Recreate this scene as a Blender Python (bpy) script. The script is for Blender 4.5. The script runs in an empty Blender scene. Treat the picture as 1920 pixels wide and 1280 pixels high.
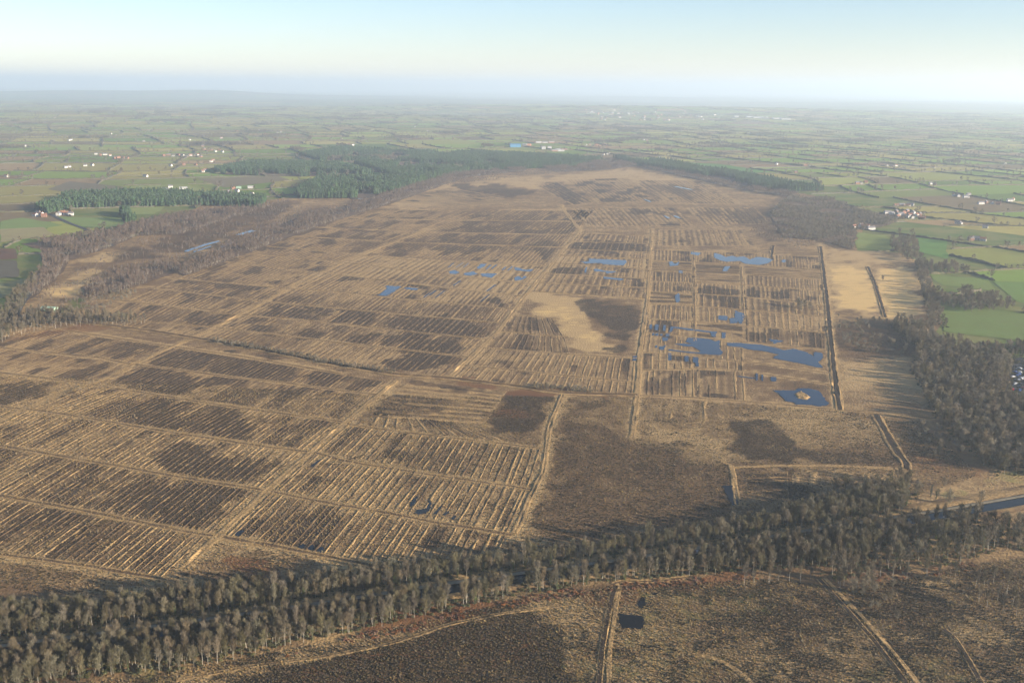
import bpy, math, random
import numpy as np
from mathutils import Vector, Matrix

random.seed(7)
RNG = np.random.default_rng(7)
SC = bpy.context.scene
COL = SC.collection

# ------------------------------------------------------------------ camera
H = 220.0                    # height of the aircraft above the moss
FPX = 2000.0                 # focal length in pixels of a 1920 wide frame
PITCH = math.atan(477.0 / FPX)
ROLL = math.atan(19.0 / 1920.0)
_F = np.array([0, math.cos(PITCH), -math.sin(PITCH)])
_U0 = np.array([0, math.sin(PITCH), math.cos(PITCH)])
_R0 = np.array([1.0, 0, 0])
_R = math.cos(ROLL) * _R0 + math.sin(ROLL) * _U0
_U = -math.sin(ROLL) * _R0 + math.cos(ROLL) * _U0
cam_d = bpy.data.cameras.new('camera')
cam = bpy.data.objects.new('camera', cam_d)
COL.objects.link(cam)
cam_d.sensor_width = 36.0
cam_d.lens = 36.0 * FPX / 1920.0
cam_d.clip_start = 1.0
cam_d.clip_end = 150000.0
m = Matrix(((_R[0], _U[0], -_F[0], 0), (_R[1], _U[1], -_F[1], 0), (_R[2], _U[2], -_F[2], H), (0, 0, 0, 1)))
cam.matrix_world = m
SC.camera = cam

# ------------------------------------------------------------------ sky, sun, exposure
SUN_AZ = math.radians(116.0)      # clockwise from the view direction (+Y)
SUN_EL = math.radians(12.5)
world = bpy.data.worlds.new('World')
SC.world = world
world.use_nodes = True
wn = world.node_tree.nodes
wl = world.node_tree.links
wn.clear()
sky = wn.new('ShaderNodeTexSky')
sky.sky_type = 'NISHITA'
sky.sun_disc = False
sky.sun_elevation = SUN_EL
sky.sun_rotation = SUN_AZ
sky.altitude = 200.0
sky.air_density = 1.0
sky.dust_density = 0.0
sky.ozone_density = 4.0
bg = wn.new('ShaderNodeBackground')
bg.inputs['Strength'].default_value = 0.057
wo = wn.new('ShaderNodeOutputWorld')
tint = wn.new('ShaderNodeMix')          # one white balance for the whole sky
tint.data_type = 'RGBA'; tint.blend_type = 'MULTIPLY'; tint.inputs[0].default_value = 1.0
tint.inputs[7].default_value = (1.16, 0.995, 1.0, 1.0)
wl.new(sky.outputs['Color'], tint.inputs[6])
wl.new(tint.outputs[2], bg.inputs['Color'])
wl.new(bg.outputs['Background'], wo.inputs['Surface'])

sun_d = bpy.data.lights.new('sun', 'SUN')
sun_d.energy = 5.0
sun_d.angle = math.radians(0.6)
sun_d.color = (1.0, 0.86, 0.68)
sun = bpy.data.objects.new('sun', sun_d)
COL.objects.link(sun)
sdir = Vector((math.sin(SUN_AZ) * math.cos(SUN_EL), math.cos(SUN_AZ) * math.cos(SUN_EL), math.sin(SUN_EL)))
sun.rotation_euler = sdir.to_track_quat('Z', 'Y').to_euler()
sun.location = (0, 0, 400)

SC.view_settings.view_transform = 'Standard'
SC.view_settings.look = 'None'
SC.view_settings.exposure = 1.9
SC.view_settings.gamma = 1.0
SC.view_settings.use_curve_mapping = False
SC.render.engine = 'CYCLES'
SC.cycles.max_bounces = 4
SC.cycles.diffuse_bounces = 2
SC.cycles.glossy_bounces = 2
SC.cycles.transparent_max_bounces = 4
SC.cycles.volume_bounces = 1
SC.cycles.use_denoising = True

# ------------------------------------------------------------------ pixel <-> ground
def G(px, py, z=0.0):
    """ground points (metres) seen at photo pixels"""
    px = np.asarray(px, float); py = np.asarray(py, float)
    a = (px - 960.0) / FPX; b = (640.0 - py) / FPX
    ray = _F + a[..., None] * _R + b[..., None] * _U
    t = (H - z) / -ray[..., 2]
    return ray[..., 0] * t, ray[..., 1] * t

def g1(p):
    x, y = G(np.array([p[0]]), np.array([p[1]]))
    return np.array([x[0], y[0]])

def gpoly(pts):
    a = np.array(pts, float)
    x, y = G(a[:, 0], a[:, 1])
    return np.stack([x, y], 1)

def PX(x, y, z=0.0):
    """photo pixels of ground points"""
    x = np.asarray(x, float); y = np.asarray(y, float)
    d = np.stack([x, y, np.zeros_like(x) + z - H], -1)
    zc = np.maximum(d @ _F, 1.0)
    return 960 + FPX * (d @ _R) / zc, 640 - FPX * (d @ _U) / zc

# ------------------------------------------------------------------ noise
def _hash(i, j, s):
    h = (i.astype(np.int64) * 374761393 + j.astype(np.int64) * 668265263 + s * 974634777) & 0xFFFFFFFF
    h = ((h ^ (h >> 13)) * 1274126177) & 0xFFFFFFFF
    h = h ^ (h >> 16)
    return (h & 0xFFFF) / 65535.0

def vn(x, y, s=0):
    x = np.asarray(x, float); y = np.asarray(y, float)
    i = np.floor(x); j = np.floor(y)
    u = x - i; v = y - j
    u = u * u * (3 - 2 * u); v = v * v * (3 - 2 * v)
    a = _hash(i, j, s); b = _hash(i + 1, j, s); c = _hash(i, j + 1, s); d = _hash(i + 1, j + 1, s)
    return (a * (1 - u) + b * u) * (1 - v) + (c * (1 - u) + d * u) * v

def fbm(x, y, s=0, o=3):
    t = 0; a = 0.5; f = 1.0; n = 0
    for k in range(o):
        t = t + a * vn(x * f, y * f, s + k * 17); n += a; a *= 0.5; f *= 2.03
    return t / n

def inpoly(px, py, poly):
    px = np.asarray(px, float); py = np.asarray(py, float)
    r = np.zeros(px.shape, bool)
    n = len(poly)
    for i in range(n):
        x1, y1 = poly[i]; x2, y2 = poly[(i + 1) % n]
        if y1 == y2:
            continue
        c = ((y1 > py) != (y2 > py)) & (px < (x2 - x1) * (py - y1) / (y2 - y1) + x1)
        r ^= c
    return r

def sdist(px, py, poly):
    """signed distance in pixels, positive inside (vertical distance counts double: the ground is foreshortened)"""
    d = np.full(px.shape, 1e9)
    n = len(poly)
    for i in range(n):
        x1, y1 = poly[i]; x2, y2 = poly[(i + 1) % n]
        ex, ey = x2 - x1, (y2 - y1) * 2
        wx, wy = px - x1, (py - y1) * 2
        L = ex * ex + ey * ey + 1e-9
        t = np.clip((wx * ex + wy * ey) / L, 0, 1)
        d = np.minimum(d, np.hypot(wx - t * ex, wy - t * ey))
    return np.where(inpoly(px, py, poly), d, -d)

def sstep(a, b, x):
    t = np.clip((x - a) / (b - a), 0, 1)
    return t * t * (3 - 2 * t)

# ------------------------------------------------------------------ objects
def mesh(name, verts, faces, mats=None, attrs=None, face_attrs=None, mat_idx=None, smooth=False):
    me = bpy.data.meshes.new(name)
    verts = np.asarray(verts, np.float32)
    if isinstance(faces, np.ndarray):
        n, k = faces.shape
        me.vertices.add(len(verts)); me.vertices.foreach_set('co', verts.ravel())
        me.loops.add(n * k); me.loops.foreach_set('vertex_index', faces.astype(np.int32).ravel())
        me.polygons.add(n)
        me.polygons.foreach_set('loop_start', np.arange(0, n * k, k, dtype=np.int32))
        me.polygons.foreach_set('loop_total', np.full(n, k, np.int32))
        me.update(calc_edges=True)
    else:
        me.from_pydata(verts.tolist(), [], faces)
        me.update()
    for mt in (mats or []):
        me.materials.append(mt)
    for k, v in (attrs or {}).items():
        at = me.attributes.new(k, 'FLOAT', 'POINT')
        at.data.foreach_set('value', np.asarray(v, np.float32).ravel())
    for k, v in (face_attrs or {}).items():
        at = me.attributes.new(k, 'FLOAT_COLOR', 'FACE')
        at.data.foreach_set('color', np.asarray(v, np.float32).ravel())
    if mat_idx is not None:
        me.polygons.foreach_set('material_index', np.asarray(mat_idx, np.int32))
    if smooth:
        me.polygons.foreach_set('use_smooth', np.ones(len(me.polygons), bool))
    return me

def obj(name, data=None, parent=None, loc=None, rotz=0.0, scale=None, label=None, cat=None, group=None, kind=None):
    o = bpy.data.objects.new(name, data)
    COL.objects.link(o)
    if parent is not None:
        o.parent = parent
    if loc is not None:
        o.location = loc
    if rotz:
        o.rotation_euler = (0, 0, rotz)
    if scale is not None:
        o.scale = (scale, scale, scale) if np.isscalar(scale) else scale
    if label: o['label'] = label
    if cat: o['category'] = cat
    if group: o['group'] = group
    if kind: o['kind'] = kind
    return o

# ------------------------------------------------------------------ materials
class NT:
    def __init__(self, name):
        self.m = bpy.data.materials.new(name)
        self.m.use_nodes = True
        self.t = self.m.node_tree
        self.t.nodes.clear()
        self.out = self.t.nodes.new('ShaderNodeOutputMaterial')
    def n(self, typ, **kw):
        nd = self.t.nodes.new(typ)
        for k, v in kw.items():
            setattr(nd, k, v)
        return nd
    def l(self, a, b):
        self.t.links.new(a, b)
    def val(self, sock, v):
        if hasattr(v, 'links'):
            self.l(v, sock)
        else:
            if isinstance(v, (tuple, list)) and len(v) == 3 and len(sock.default_value) == 4:
                v = (*v, 1.0)
            sock.default_value = v
    def math(self, op, a, b=0.0, clamp=False):
        nd = self.n('ShaderNodeMath', operation=op, use_clamp=clamp)
        self.val(nd.inputs[0], a); self.val(nd.inputs[1], b)
        return nd.outputs[0]
    def mix(self, f, a, b):
        nd = self.n('ShaderNodeMix', data_type='RGBA')
        nd.clamp_factor = True
        self.val(nd.inputs[0], f); self.val(nd.inputs[6], a); self.val(nd.inputs[7], b)
        return nd.outputs[2]
    def ramp(self, x, a, b):
        nd = self.n('ShaderNodeMapRange', interpolation_type='SMOOTHSTEP')
        self.val(nd.inputs[0], x); nd.inputs[1].default_value = a; nd.inputs[2].default_value = b
        return nd.outputs[0]
    def pos(self):
        return self.n('ShaderNodeNewGeometry').outputs['Position']
    def noise(self, size, detail=2.0, rough=0.55, vec=None, stretch=None, rot=0.0):
        nd = self.n('ShaderNodeTexNoise', noise_dimensions='3D')
        nd.inputs['Scale'].default_value = 1.0
        nd.inputs['Detail'].default_value = detail
        nd.inputs['Roughness'].default_value = rough
        mp = self.n('ShaderNodeMapping')
        s = stretch or (1, 1, 1)
        mp.inputs['Scale'].default_value = (s[0] / size, s[1] / size, s[2] / size)
        mp.inputs['Rotation'].default_value = (0, 0, rot)
        self.l(vec if vec is not None else self.pos(), mp.inputs[0])
        self.l(mp.outputs[0], nd.inputs['Vector'])
        return nd.outputs['Fac']
    def attr(self, name):
        return self.n('ShaderNodeAttribute', attribute_name=name).outputs['Fac']
    def finish(self, col, rough=0.9, bump=None, bump_d=0.4, spec=0.15, ior=None):
        b = self.n('ShaderNodeBsdfPrincipled')
        self.val(b.inputs['Base Color'], col)
        b.inputs['Roughness'].default_value = rough
        b.inputs['Specular IOR Level'].default_value = spec
        if ior: b.inputs['IOR'].default_value = ior
        if bump is not None:
            bp = self.n('ShaderNodeBump')
            bp.inputs['Strength'].default_value = 1.0
            bp.inputs['Distance'].default_value = bump_d
            self.l(bump, bp.inputs['Height'])
            self.l(bp.outputs[0], b.inputs['Normal'])
        self.l(b.outputs[0], self.out.inputs['Surface'])
        return self.m

PALE = (0.362, 0.246, 0.114)
STRAW = (0.52, 0.350, 0.140)
BROWN = (0.136, 0.085, 0.045)
HEATHER = (0.036, 0.027, 0.020)
RED = (0.135, 0.050, 0.024)
GREEN = (0.085, 0.120, 0.028)

def heath_material(name, bump_d=0.55):
    t = NT(name)
    dark, red, green, pale = t.attr('dark'), t.attr('red'), t.attr('green'), t.attr('pale')
    n1 = t.noise(1.7, 2.0, 0.6)
    n2 = t.noise(9.0, 3.0, 0.6)
    n3 = t.noise(55.0, 3.0, 0.6)
    # how much pale moor grass stands over the brown litter
    s = t.math('ADD', t.math('MULTIPLY', n1, 0.75), t.math('MULTIPLY', n2, 0.9))
    s = t.math('ADD', s, t.math('MULTIPLY', n3, 0.7))
    s = t.math('ADD', s, t.math('MULTIPLY', pale, 0.75))
    s = t.math('SUBTRACT', s, t.math('MULTIPLY', dark, 0.42))
    g = t.ramp(s, 0.95, 1.55)
    col = t.mix(g, BROWN, PALE)
    n4 = t.noise(7.0, 4.0, 0.65, stretch=(0.35, 1.0, 1.0))
    st = t.math('ADD', t.math('MULTIPLY', pale, 0.75), t.math('MULTIPLY', n4, 0.9))
    col = t.mix(t.ramp(st, 0.98, 1.22), col, STRAW)
    # heather: dark, breaking up at its edges
    hd = t.math('ADD', t.math('ADD', dark, t.math('MULTIPLY', t.math('SUBTRACT', n2, 0.5), 1.3)), t.math('MULTIPLY', t.math('SUBTRACT', n1, 0.5), 1.6))
    hcol = t.mix(t.ramp(t.noise(3.0, 2.0), 0.38, 0.68), HEATHER, (0.084, 0.061, 0.038))
    col = t.mix(t.math('MULTIPLY', t.ramp(hd, 0.30, 0.85), 0.92), col, hcol)
    rd = t.math('ADD', red, t.math('MULTIPLY', t.math('SUBTRACT', n2, 0.5), 0.9))
    col = t.mix(t.math('MULTIPLY', t.ramp(rd, 0.35, 0.8), 0.8), col, t.mix(n1, RED, (0.16, 0.085, 0.040)))
    gd = t.math('ADD', green, t.math('MULTIPLY', t.math('SUBTRACT', n2, 0.5), 0.6))
    gcol = t.mix(t.ramp(n3, 0.35, 0.65), GREEN, (0.155, 0.150, 0.050))
    col = t.mix(t.ramp(gd, 0.35, 0.7), col, gcol)
    bump = t.math('ADD', t.math('MULTIPLY', n1, 1.0), t.math('MULTIPLY', t.noise(0.8, 1.0), 0.5))
    return t.finish(col, 0.95, bump, bump_d, 0.05)

M = {}
M['heath'] = heath_material('heath')

def ridge_material():
    t = NT('tussock_grass')
    d = t.attr('dark')
    n1 = t.noise(1.3, 2.0); n2 = t.noise(10.0, 3.0)
    col = t.mix(t.ramp(n1, 0.3, 0.7), (0.205, 0.133, 0.060), (0.36, 0.241, 0.110))
    w = t.math('ADD', t.math('ADD', d, t.math('MULTIPLY', t.math('SUBTRACT', n2, 0.5), 1.6)), t.math('MULTIPLY', t.math('SUBTRACT', n1, 0.5), 0.9))
    dk = t.mix(n1, (0.045, 0.030, 0.021), (0.108, 0.068, 0.040))
    col = t.mix(t.math('MULTIPLY', t.ramp(w, 0.30, 0.85), 0.9), col, dk)
    return t.finish(col, 0.95, n1, 0.35, 0.05)
M['ridge'] = ridge_material()

def simple(name, c1, c2, size, rough=0.9, bump=0.0, spec=0.1, rnd=0.0):
    t = NT(name)
    n = t.noise(size, 3.0)
    col = t.mix(t.ramp(n, 0.3, 0.7), c1, c2)
    if rnd:
        oi = t.n('ShaderNodeObjectInfo')
        h = t.n('ShaderNodeHueSaturation')
        t.l(col, h.inputs['Color'])
        t.l(t.math('ADD', t.math('MULTIPLY', oi.outputs['Random'], rnd), 1.0 - rnd / 2), h.inputs['Value'])
        r2 = t.math('FRACT', t.math('MULTIPLY', oi.outputs['Random'], 37.7))
        t.l(t.math('ADD', t.math('MULTIPLY', r2, 0.02), 0.49), h.inputs['Hue'])
        r3 = t.math('FRACT', t.math('MULTIPLY', oi.outputs['Random'], 91.3))
        t.l(t.math('ADD', t.math('MULTIPLY', r3, 0.4), 0.7), h.inputs['Saturation'])
        col = h.outputs['Color']
    return t.finish(col, rough, n if bump else None, bump or 0.1, spec)

M['birch_bark'] = simple('birch_bark', (0.28, 0.255, 0.21), (0.42, 0.385, 0.32), 0.7)
M['dark_bark'] = simple('dark_bark', (0.13, 0.115, 0.085), (0.22, 0.20, 0.15), 0.6)
M['birch_twig'] = simple('birch_twig', (0.078, 0.063, 0.040), (0.128, 0.103, 0.066), 1.5, rnd=0.6)
M['alder_twig'] = simple('alder_twig', (0.072, 0.063, 0.035), (0.116, 0.101, 0.060), 1.5, rnd=0.6)
M['willow_twig'] = simple('willow_twig', (0.105, 0.088, 0.058), (0.165, 0.138, 0.094), 1.5, rnd=0.6)
M['purple_twig'] = simple('purple_twig', (0.085, 0.060, 0.044), (0.130, 0.094, 0.068), 1.5, rnd=0.5)
M['ivy'] = simple('ivy', (0.040, 0.060, 0.018), (0.085, 0.110, 0.032), 0.8, rnd=0.5)
M['pine'] = simple('pine', (0.026, 0.056, 0.026), (0.062, 0.105, 0.042), 1.0, rnd=0.5)
M['scrub'] = simple('scrub', (0.040, 0.050, 0.020), (0.085, 0.074, 0.036), 1.2, rnd=0.7)
M['bracken'] = simple('bracken', (0.110, 0.045, 0.022), (0.190, 0.090, 0.042), 1.2, rnd=0.5)
M['hedge'] = simple('hedge', (0.045, 0.050, 0.024), (0.100, 0.080, 0.048), 2.0, rnd=0.4)
M['tuft'] = simple('tuft', (0.145, 0.102, 0.044), (0.27, 0.190, 0.084), 0.8, rnd=0.6)
M['heather_tuft'] = simple('heather_tuft', (0.045, 0.033, 0.018), (0.095, 0.070, 0.035), 0.8, rnd=0.6)
M['track'] = simple('track', (0.27, 0.19, 0.10), (0.40, 0.29, 0.15), 2.5, bump=0.2)
M['peat'] = simple('peat', (0.020, 0.015, 0.011), (0.050, 0.036, 0.025), 2.0, bump=0.2)
M['tarmac'] = simple('tarmac', (0.045, 0.045, 0.045), (0.065, 0.063, 0.060), 3.0)
M['towpath'] = simple('towpath', (0.17, 0.145, 0.10), (0.24, 0.205, 0.14), 2.0)
M['wood_floor'] = simple('wood_floor', (0.060, 0.040, 0.026), (0.150, 0.100, 0.058), 6.0, bump=0.3)
M['white_wall'] = simple('white_wall', (0.40, 0.385, 0.355), (0.48, 0.46, 0.43), 3.0)
M['brick_wall'] = simple('brick_wall', (0.17, 0.090, 0.062), (0.23, 0.125, 0.088), 1.0)
M['slate_roof'] = simple('slate_roof', (0.10, 0.10, 0.11), (0.15, 0.145, 0.15), 1.0)
M['tile_roof'] = simple('tile_roof', (0.16, 0.082, 0.056), (0.21, 0.110, 0.075), 1.0)
M['blue_sheet'] = simple('blue_sheet', (0.05, 0.15, 0.26), (0.07, 0.19, 0.32), 6.0, 0.5)
M['white_sheet'] = simple('white_sheet', (0.27, 0.27, 0.265), (0.34, 0.34, 0.33), 6.0, 0.5)
M['orange_sheet'] = simple('orange_sheet', (0.36, 0.15, 0.09), (0.42, 0.20, 0.12), 6.0, 0.5)
M['green_sheet'] = simple('green_sheet', (0.20, 0.30, 0.22), (0.26, 0.36, 0.28), 3.0, 0.6)
M['glass'] = simple('glass', (0.03, 0.04, 0.05), (0.05, 0.06, 0.07), 2.0, 0.1, spec=0.5)
M['tyre'] = simple('tyre', (0.02, 0.02, 0.02), (0.03, 0.03, 0.03), 1.0)

def water_material(name, base, rough=0.06, spec=0.36):
    t = NT(name)
    n = t.noise(1.2, 2.0)
    return t.finish(base, rough, n, 0.006, spec, 1.33)
M['water'] = water_material('pond_water', (0.005, 0.011, 0.024), 0.03, 0.28)
M['pit_water'] = water_material('pit_water', (0.006, 0.006, 0.006), 0.03, 0.12)
M['canal_water'] = water_material('canal_water', (0.010, 0.014, 0.016), 0.04, 0.14)

def field_material():
    t = NT('field')
    c = t.n('ShaderNodeAttribute', attribute_name='fcol').outputs['Color']
    n = t.noise(30.0, 3.0); n2 = t.noise(4.0, 2.0)
    h = t.n('ShaderNodeHueSaturation')
    t.l(c, h.inputs['Color'])
    t.l(t.math('ADD', 0.72, t.math('ADD', t.math('MULTIPLY', n, 0.36), t.math('MULTIPLY', n2, 0.22))), h.inputs['Value'])
    t.l(t.math('ADD', 0.47, t.math('MULTIPLY', n, 0.05)), h.inputs['Hue'])
    return t.finish(h.outputs[0], 0.95, n2, 0.15, 0.05)
M['field'] = field_material()

def far_material():
    t = NT('far_farmland')
    v = t.n('ShaderNodeTexVoronoi', feature='F1')
    v.inputs['Scale'].default_value = 1.0
    mp = t.n('ShaderNodeMapping')
    mp.inputs['Scale'].default_value = (1 / 230.0, 1 / 170.0, 1 / 4000.0)
    mp.inputs['Rotation'].default_value = (0, 0, 0.25)
    t.l(t.pos(), mp.inputs[0]); t.l(mp.outputs[0], v.inputs['Vector'])
    sp = t.n('ShaderNodeSeparateColor'); t.l(v.outputs['Color'], sp.inputs[0])
    col = t.mix(t.ramp(sp.outputs[0], 0.2, 0.8), (0.065, 0.105, 0.026), (0.14, 0.16, 0.045))
    col = t.mix(t.ramp(sp.outputs[1], 0.70, 0.75), col, (0.16, 0.115, 0.060))
    n = t.noise(160.0, 4.0, 0.65)
    col = t.mix(t.ramp(n, 0.52, 0.60), col, (0.045, 0.045, 0.026))
    return t.finish(col, 0.95)
M['far'] = far_material()

# ------------------------------------------------------------------ terrain
def hz(x, y):
    """the country beyond the moss rolls gently and rises to hills far off on the left"""
    x = np.asarray(x, float); y = np.asarray(y, float)
    far = sstep(3600, 9000, np.hypot(x, y))
    z = far * (fbm(x / 2600 + 9.1, y / 2600 + 3.3, 5, 3) - 0.42) * 75
    z = z + 34 * np.exp(-(((x - 1200) / 2600) ** 2 + ((y - 10500) / 700) ** 2))
    z = z + 95 * np.exp(-(((x + 7600) / 2100) ** 2 + ((y - 17500) / 1500) ** 2)) * (0.75 + 0.5 * fbm(x / 900, y / 900, 3, 2))
    z = z + 80 * np.exp(-(((x + 5000) / 1500) ** 2 + ((y - 18500) / 1500) ** 2)) * (0.75 + 0.5 * fbm(x / 900, y / 900, 8, 2))
    return np.where(far > 0, np.maximum(z, -18), 0.0)

BOG = [(-500, 650), (0, 585), (40, 560), (80, 515), (130, 480), (210, 462), (290, 430), (380, 385), (540, 372), (700, 366), (760, 345),
       (850, 322), (990, 312), (1130, 305), (1250, 316), (1400, 343), (1540, 370), (1625, 400), (1606, 470), (1690, 474), (1738, 500),
       (1770, 600), (1740, 640), (1800, 655), (1930, 690), (2500, 900), (2500, 1600), (-500, 1600)]

# ---- what grows where: soft patches of heather (dark), bracken (red), green and straw, outlined in the photograph
DARK = [  # polygon, strength
 ([(1088, 563), (1180, 572), (1208, 582), (1198, 652), (1165, 656), (1130, 622), (1098, 588)], 0.85),
 ([(1045, 785), (1100, 795), (1190, 825), (1290, 850), (1372, 882), (1378, 960), (1200, 992), (1000, 1000), (985, 975), (1022, 890), (1032, 830)], 0.45),
 ([(962, 738), (1050, 745), (1020, 812), (928, 800)], 0.75),
 ([(1060, 745), (1150, 750), (1120, 785), (1050, 782)], 0.6),
 ([(285, 662), (330, 650), (420, 655), (560, 688), (700, 712), (640, 722), (520, 714), (400, 706), (300, 690)], 0.85),
 ([(200, 705), (290, 688), (430, 716), (340, 742), (230, 722)], 0.9),
 ([(235, 765), (290, 745), (352, 760), (310, 795), (255, 790)], 0.85),
 ([(380, 795), (430, 772), (510, 790), (470, 825), (400, 822)], 0.85),
 ([(300, 845), (350, 822), (480, 850), (560, 862), (520, 905), (400, 890), (300, 872)], 0.85),
 ([(190, 880), (330, 900), (470, 925), (400, 985), (240, 960), (160, 930)], 0.7),
 ([(60, 920), (140, 935), (240, 985), (170, 1010), (50, 985)], 0.6),
 ([(0, 720), (90, 722), (80, 745), (0, 758)], 0.8),
 ([(0, 770), (40, 775), (20, 830), (0, 830)], 0.7),
 ([(750, 600), (800, 592), (920, 612), (880, 632), (760, 618)], 0.75),
 ([(720, 628), (790, 622), (880, 650), (860, 664), (730, 645)], 0.9),
 ([(720, 665), (780, 655), (855, 672), (835, 695), (730, 690)], 0.9),
 ([(500, 730), (560, 723), (600, 738), (540, 745)], 0.8),
 ([(520, 580), (590, 570), (640, 582), (600, 598), (530, 592)], 0.7),
 ([(330, 545), (420, 522), (440, 545), (360, 555)], 0.6),
 ([(180, 670), (270, 640), (330, 650), (240, 678)], 0.7),
 ([(470, 455), (545, 458), (540, 470), (475, 466)], 0.7),
 ([(660, 445), (1060, 455), (1050, 470), (660, 470)], 0.45),
 ([(1070, 455), (1225, 458), (1222, 472), (1068, 470)], 0.8),
 ([(850, 345), (950, 348), (1000, 360), (960, 370), (860, 362)], 0.7),
 ([(1020, 340), (1055, 340), (1100, 375), (1070, 380)], 0.7),
 ([(900, 395), (1040, 400), (1060, 425), (900, 440)], 0.4),
 ([(1200, 345), (1320, 350), (1300, 370), (1200, 362)], 0.45),
 ([(1190, 395), (1300, 396), (1310, 404), (1190, 402)], 0.6),
 ([(1330, 395), (1480, 385), (1560, 440), (1440, 455), (1400, 425)], 0.55),
 ([(1380, 800), (1440, 785), (1480, 850), (1400, 860)], 0.7),
 ([(1440, 850), (1560, 842), (1690, 850), (1690, 868), (1560, 866), (1450, 865)], 0.6),
 ([(1385, 885), (1480, 880), (1500, 930), (1400, 935)], 0.6),
 ([(1545, 600), (1700, 600), (1740, 660), (1560, 668)], 0.55),
 ([(1220, 690), (1330, 690), (1330, 740), (1215, 735)], 0.5),
 ([(1430, 690), (1560, 705), (1556, 725), (1440, 716)], 0.5),
 ([(1440, 620), (1550, 630), (1550, 660), (1450, 640)], 0.4),
 ([(200, 470), (260, 462), (330, 475), (300, 490), (220, 490)], 0.6),
 ([(260, 490), (340, 470), (460, 430), (520, 400), (560, 380), (540, 375), (420, 400), (330, 440), (240, 478)], 0.6),
 # the heath this side of the canal
 ([(300, 1320), (470, 1262), (640, 1240), (800, 1195), (960, 1150), (1060, 1180), (1090, 1320)], 0.72),
 ([(1360, 1110), (1500, 1115), (1560, 1180), (1480, 1230), (1340, 1200)], 0.45),
 ([(1340, 1215), (1700, 1225), (1740, 1320), (1330, 1320)], 0.42),
 ([(1300, 1205), (1480, 1215), (1640, 1185), (1720, 1175), (1720, 1190), (1640, 1205), (1500, 1238), (1300, 1225)], 0.5),
 ([(1830, 1180), (1960, 1170), (1960, 1320), (1860, 1320)], 0.35),
 ([(1560, 1090), (1660, 1090), (1700, 1150), (1640, 1160)], 0.55),
 ([(1780, 1070), (1960, 1060), (1960, 1130), (1800, 1120)], 0.5),
]
PALEP = [
 ([(1005, 556), (1085, 558), (1105, 600), (1155, 655), (1085, 648), (1062, 612), (1015, 588)], 0.75),
 ([(1546, 494), (1632, 499), (1650, 590), (1556, 590)], 0.95),
 ([(1640, 502), (1716, 498), (1728, 560), (1712, 600), (1660, 596)], 1.0),
 ([(1550, 470), (1690, 478), (1715, 492), (1630, 495), (1546, 488)], 0.5),
 ([(70, 555), (120, 535), (160, 545), (115, 562)], 0.9),
 ([(110, 525), (170, 505), (200, 525), (150, 535)], 0.8),
 ([(140, 495), (190, 477), (240, 468), (235, 475), (185, 492)], 0.8),
 ([(700, 380), (860, 340), (1100, 325), (1180, 318), (1290, 335), (1400, 355), (1300, 350), (1100, 340), (900, 362), (760, 400)], 0.35),
 ([(1400, 790), (1500, 765), (1660, 775), (1680, 830), (1500, 845), (1440, 825)], 0.35),
 ([(1190, 790), (1300, 790), (1420, 865), (1370, 870), (1280, 845), (1190, 815)], 0.35),
 ([(1560, 680), (1690, 675), (1740, 740), (1740, 770), (1580, 765)], 0.30),
 ([(1700, 920), (1850, 890), (1930, 885), (1930, 925), (1760, 950)], 0.15),
 ([(1000, 1180), (1060, 1120), (1160, 1100), (1140, 1280), (1080, 1300)], 0.22),
 ([(1160, 1105), (1380, 1095), (1330, 1300), (1150, 1300)], 0.22),
]
REDP = [
 ([(370, 1050), (420, 1015), (540, 1045), (500, 1075), (400, 1075)], 0.8),
 ([(300, 1320), (520, 1275), (760, 1210), (960, 1160), (1040, 1200), (1000, 1320)], 0.42),
 ([(700, 1170), (860, 1135), (1000, 1112), (1150, 1098), (1400, 1075), (1400, 1088), (1160, 1112), (960, 1138), (760, 1182)], 0.75),
 ([(860, 715), (1200, 742), (1180, 752), (1040, 742), (860, 722)], 0.8),
 ([(1690, 875), (1800, 850), (1860, 895), (1750, 925), (1690, 915)], 0.6),
 ([(930, 768), (1010, 770), (1000, 780), (935, 778)], 0.6),
 ([(30, 610), (160, 600), (250, 612), (130, 628), (0, 650)], 0.6),
 ([(0, 480), (0, 500), (60, 490), (60, 470)], 0.2),
 ([(260, 500), (420, 460), (520, 420), (620, 380), (640, 385), (560, 420), (440, 470), (330, 510)], 0.45),
 ([(1600, 1085), (1760, 1060), (1800, 1080), (1640, 1105)], 0.5),
]
GREENP = [
 ([(1000, 1140), (1070, 1160), (1120, 1230), (1080, 1260), (1020, 1200)], 0.35),
 ([(1180, 1210), (1280, 1205), (1260, 1250), (1170, 1250)], 0.35),
 ([(1700, 935), (1800, 905), (1930, 880), (1930, 900), (1800, 935), (1720, 955)], 0.5),
 ([(100, 565), (150, 560), (170, 580), (120, 590)], 0.6),
 ([(1700, 800), (1770, 780), (1820, 850), (1760, 850)], 0.35),
]

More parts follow.
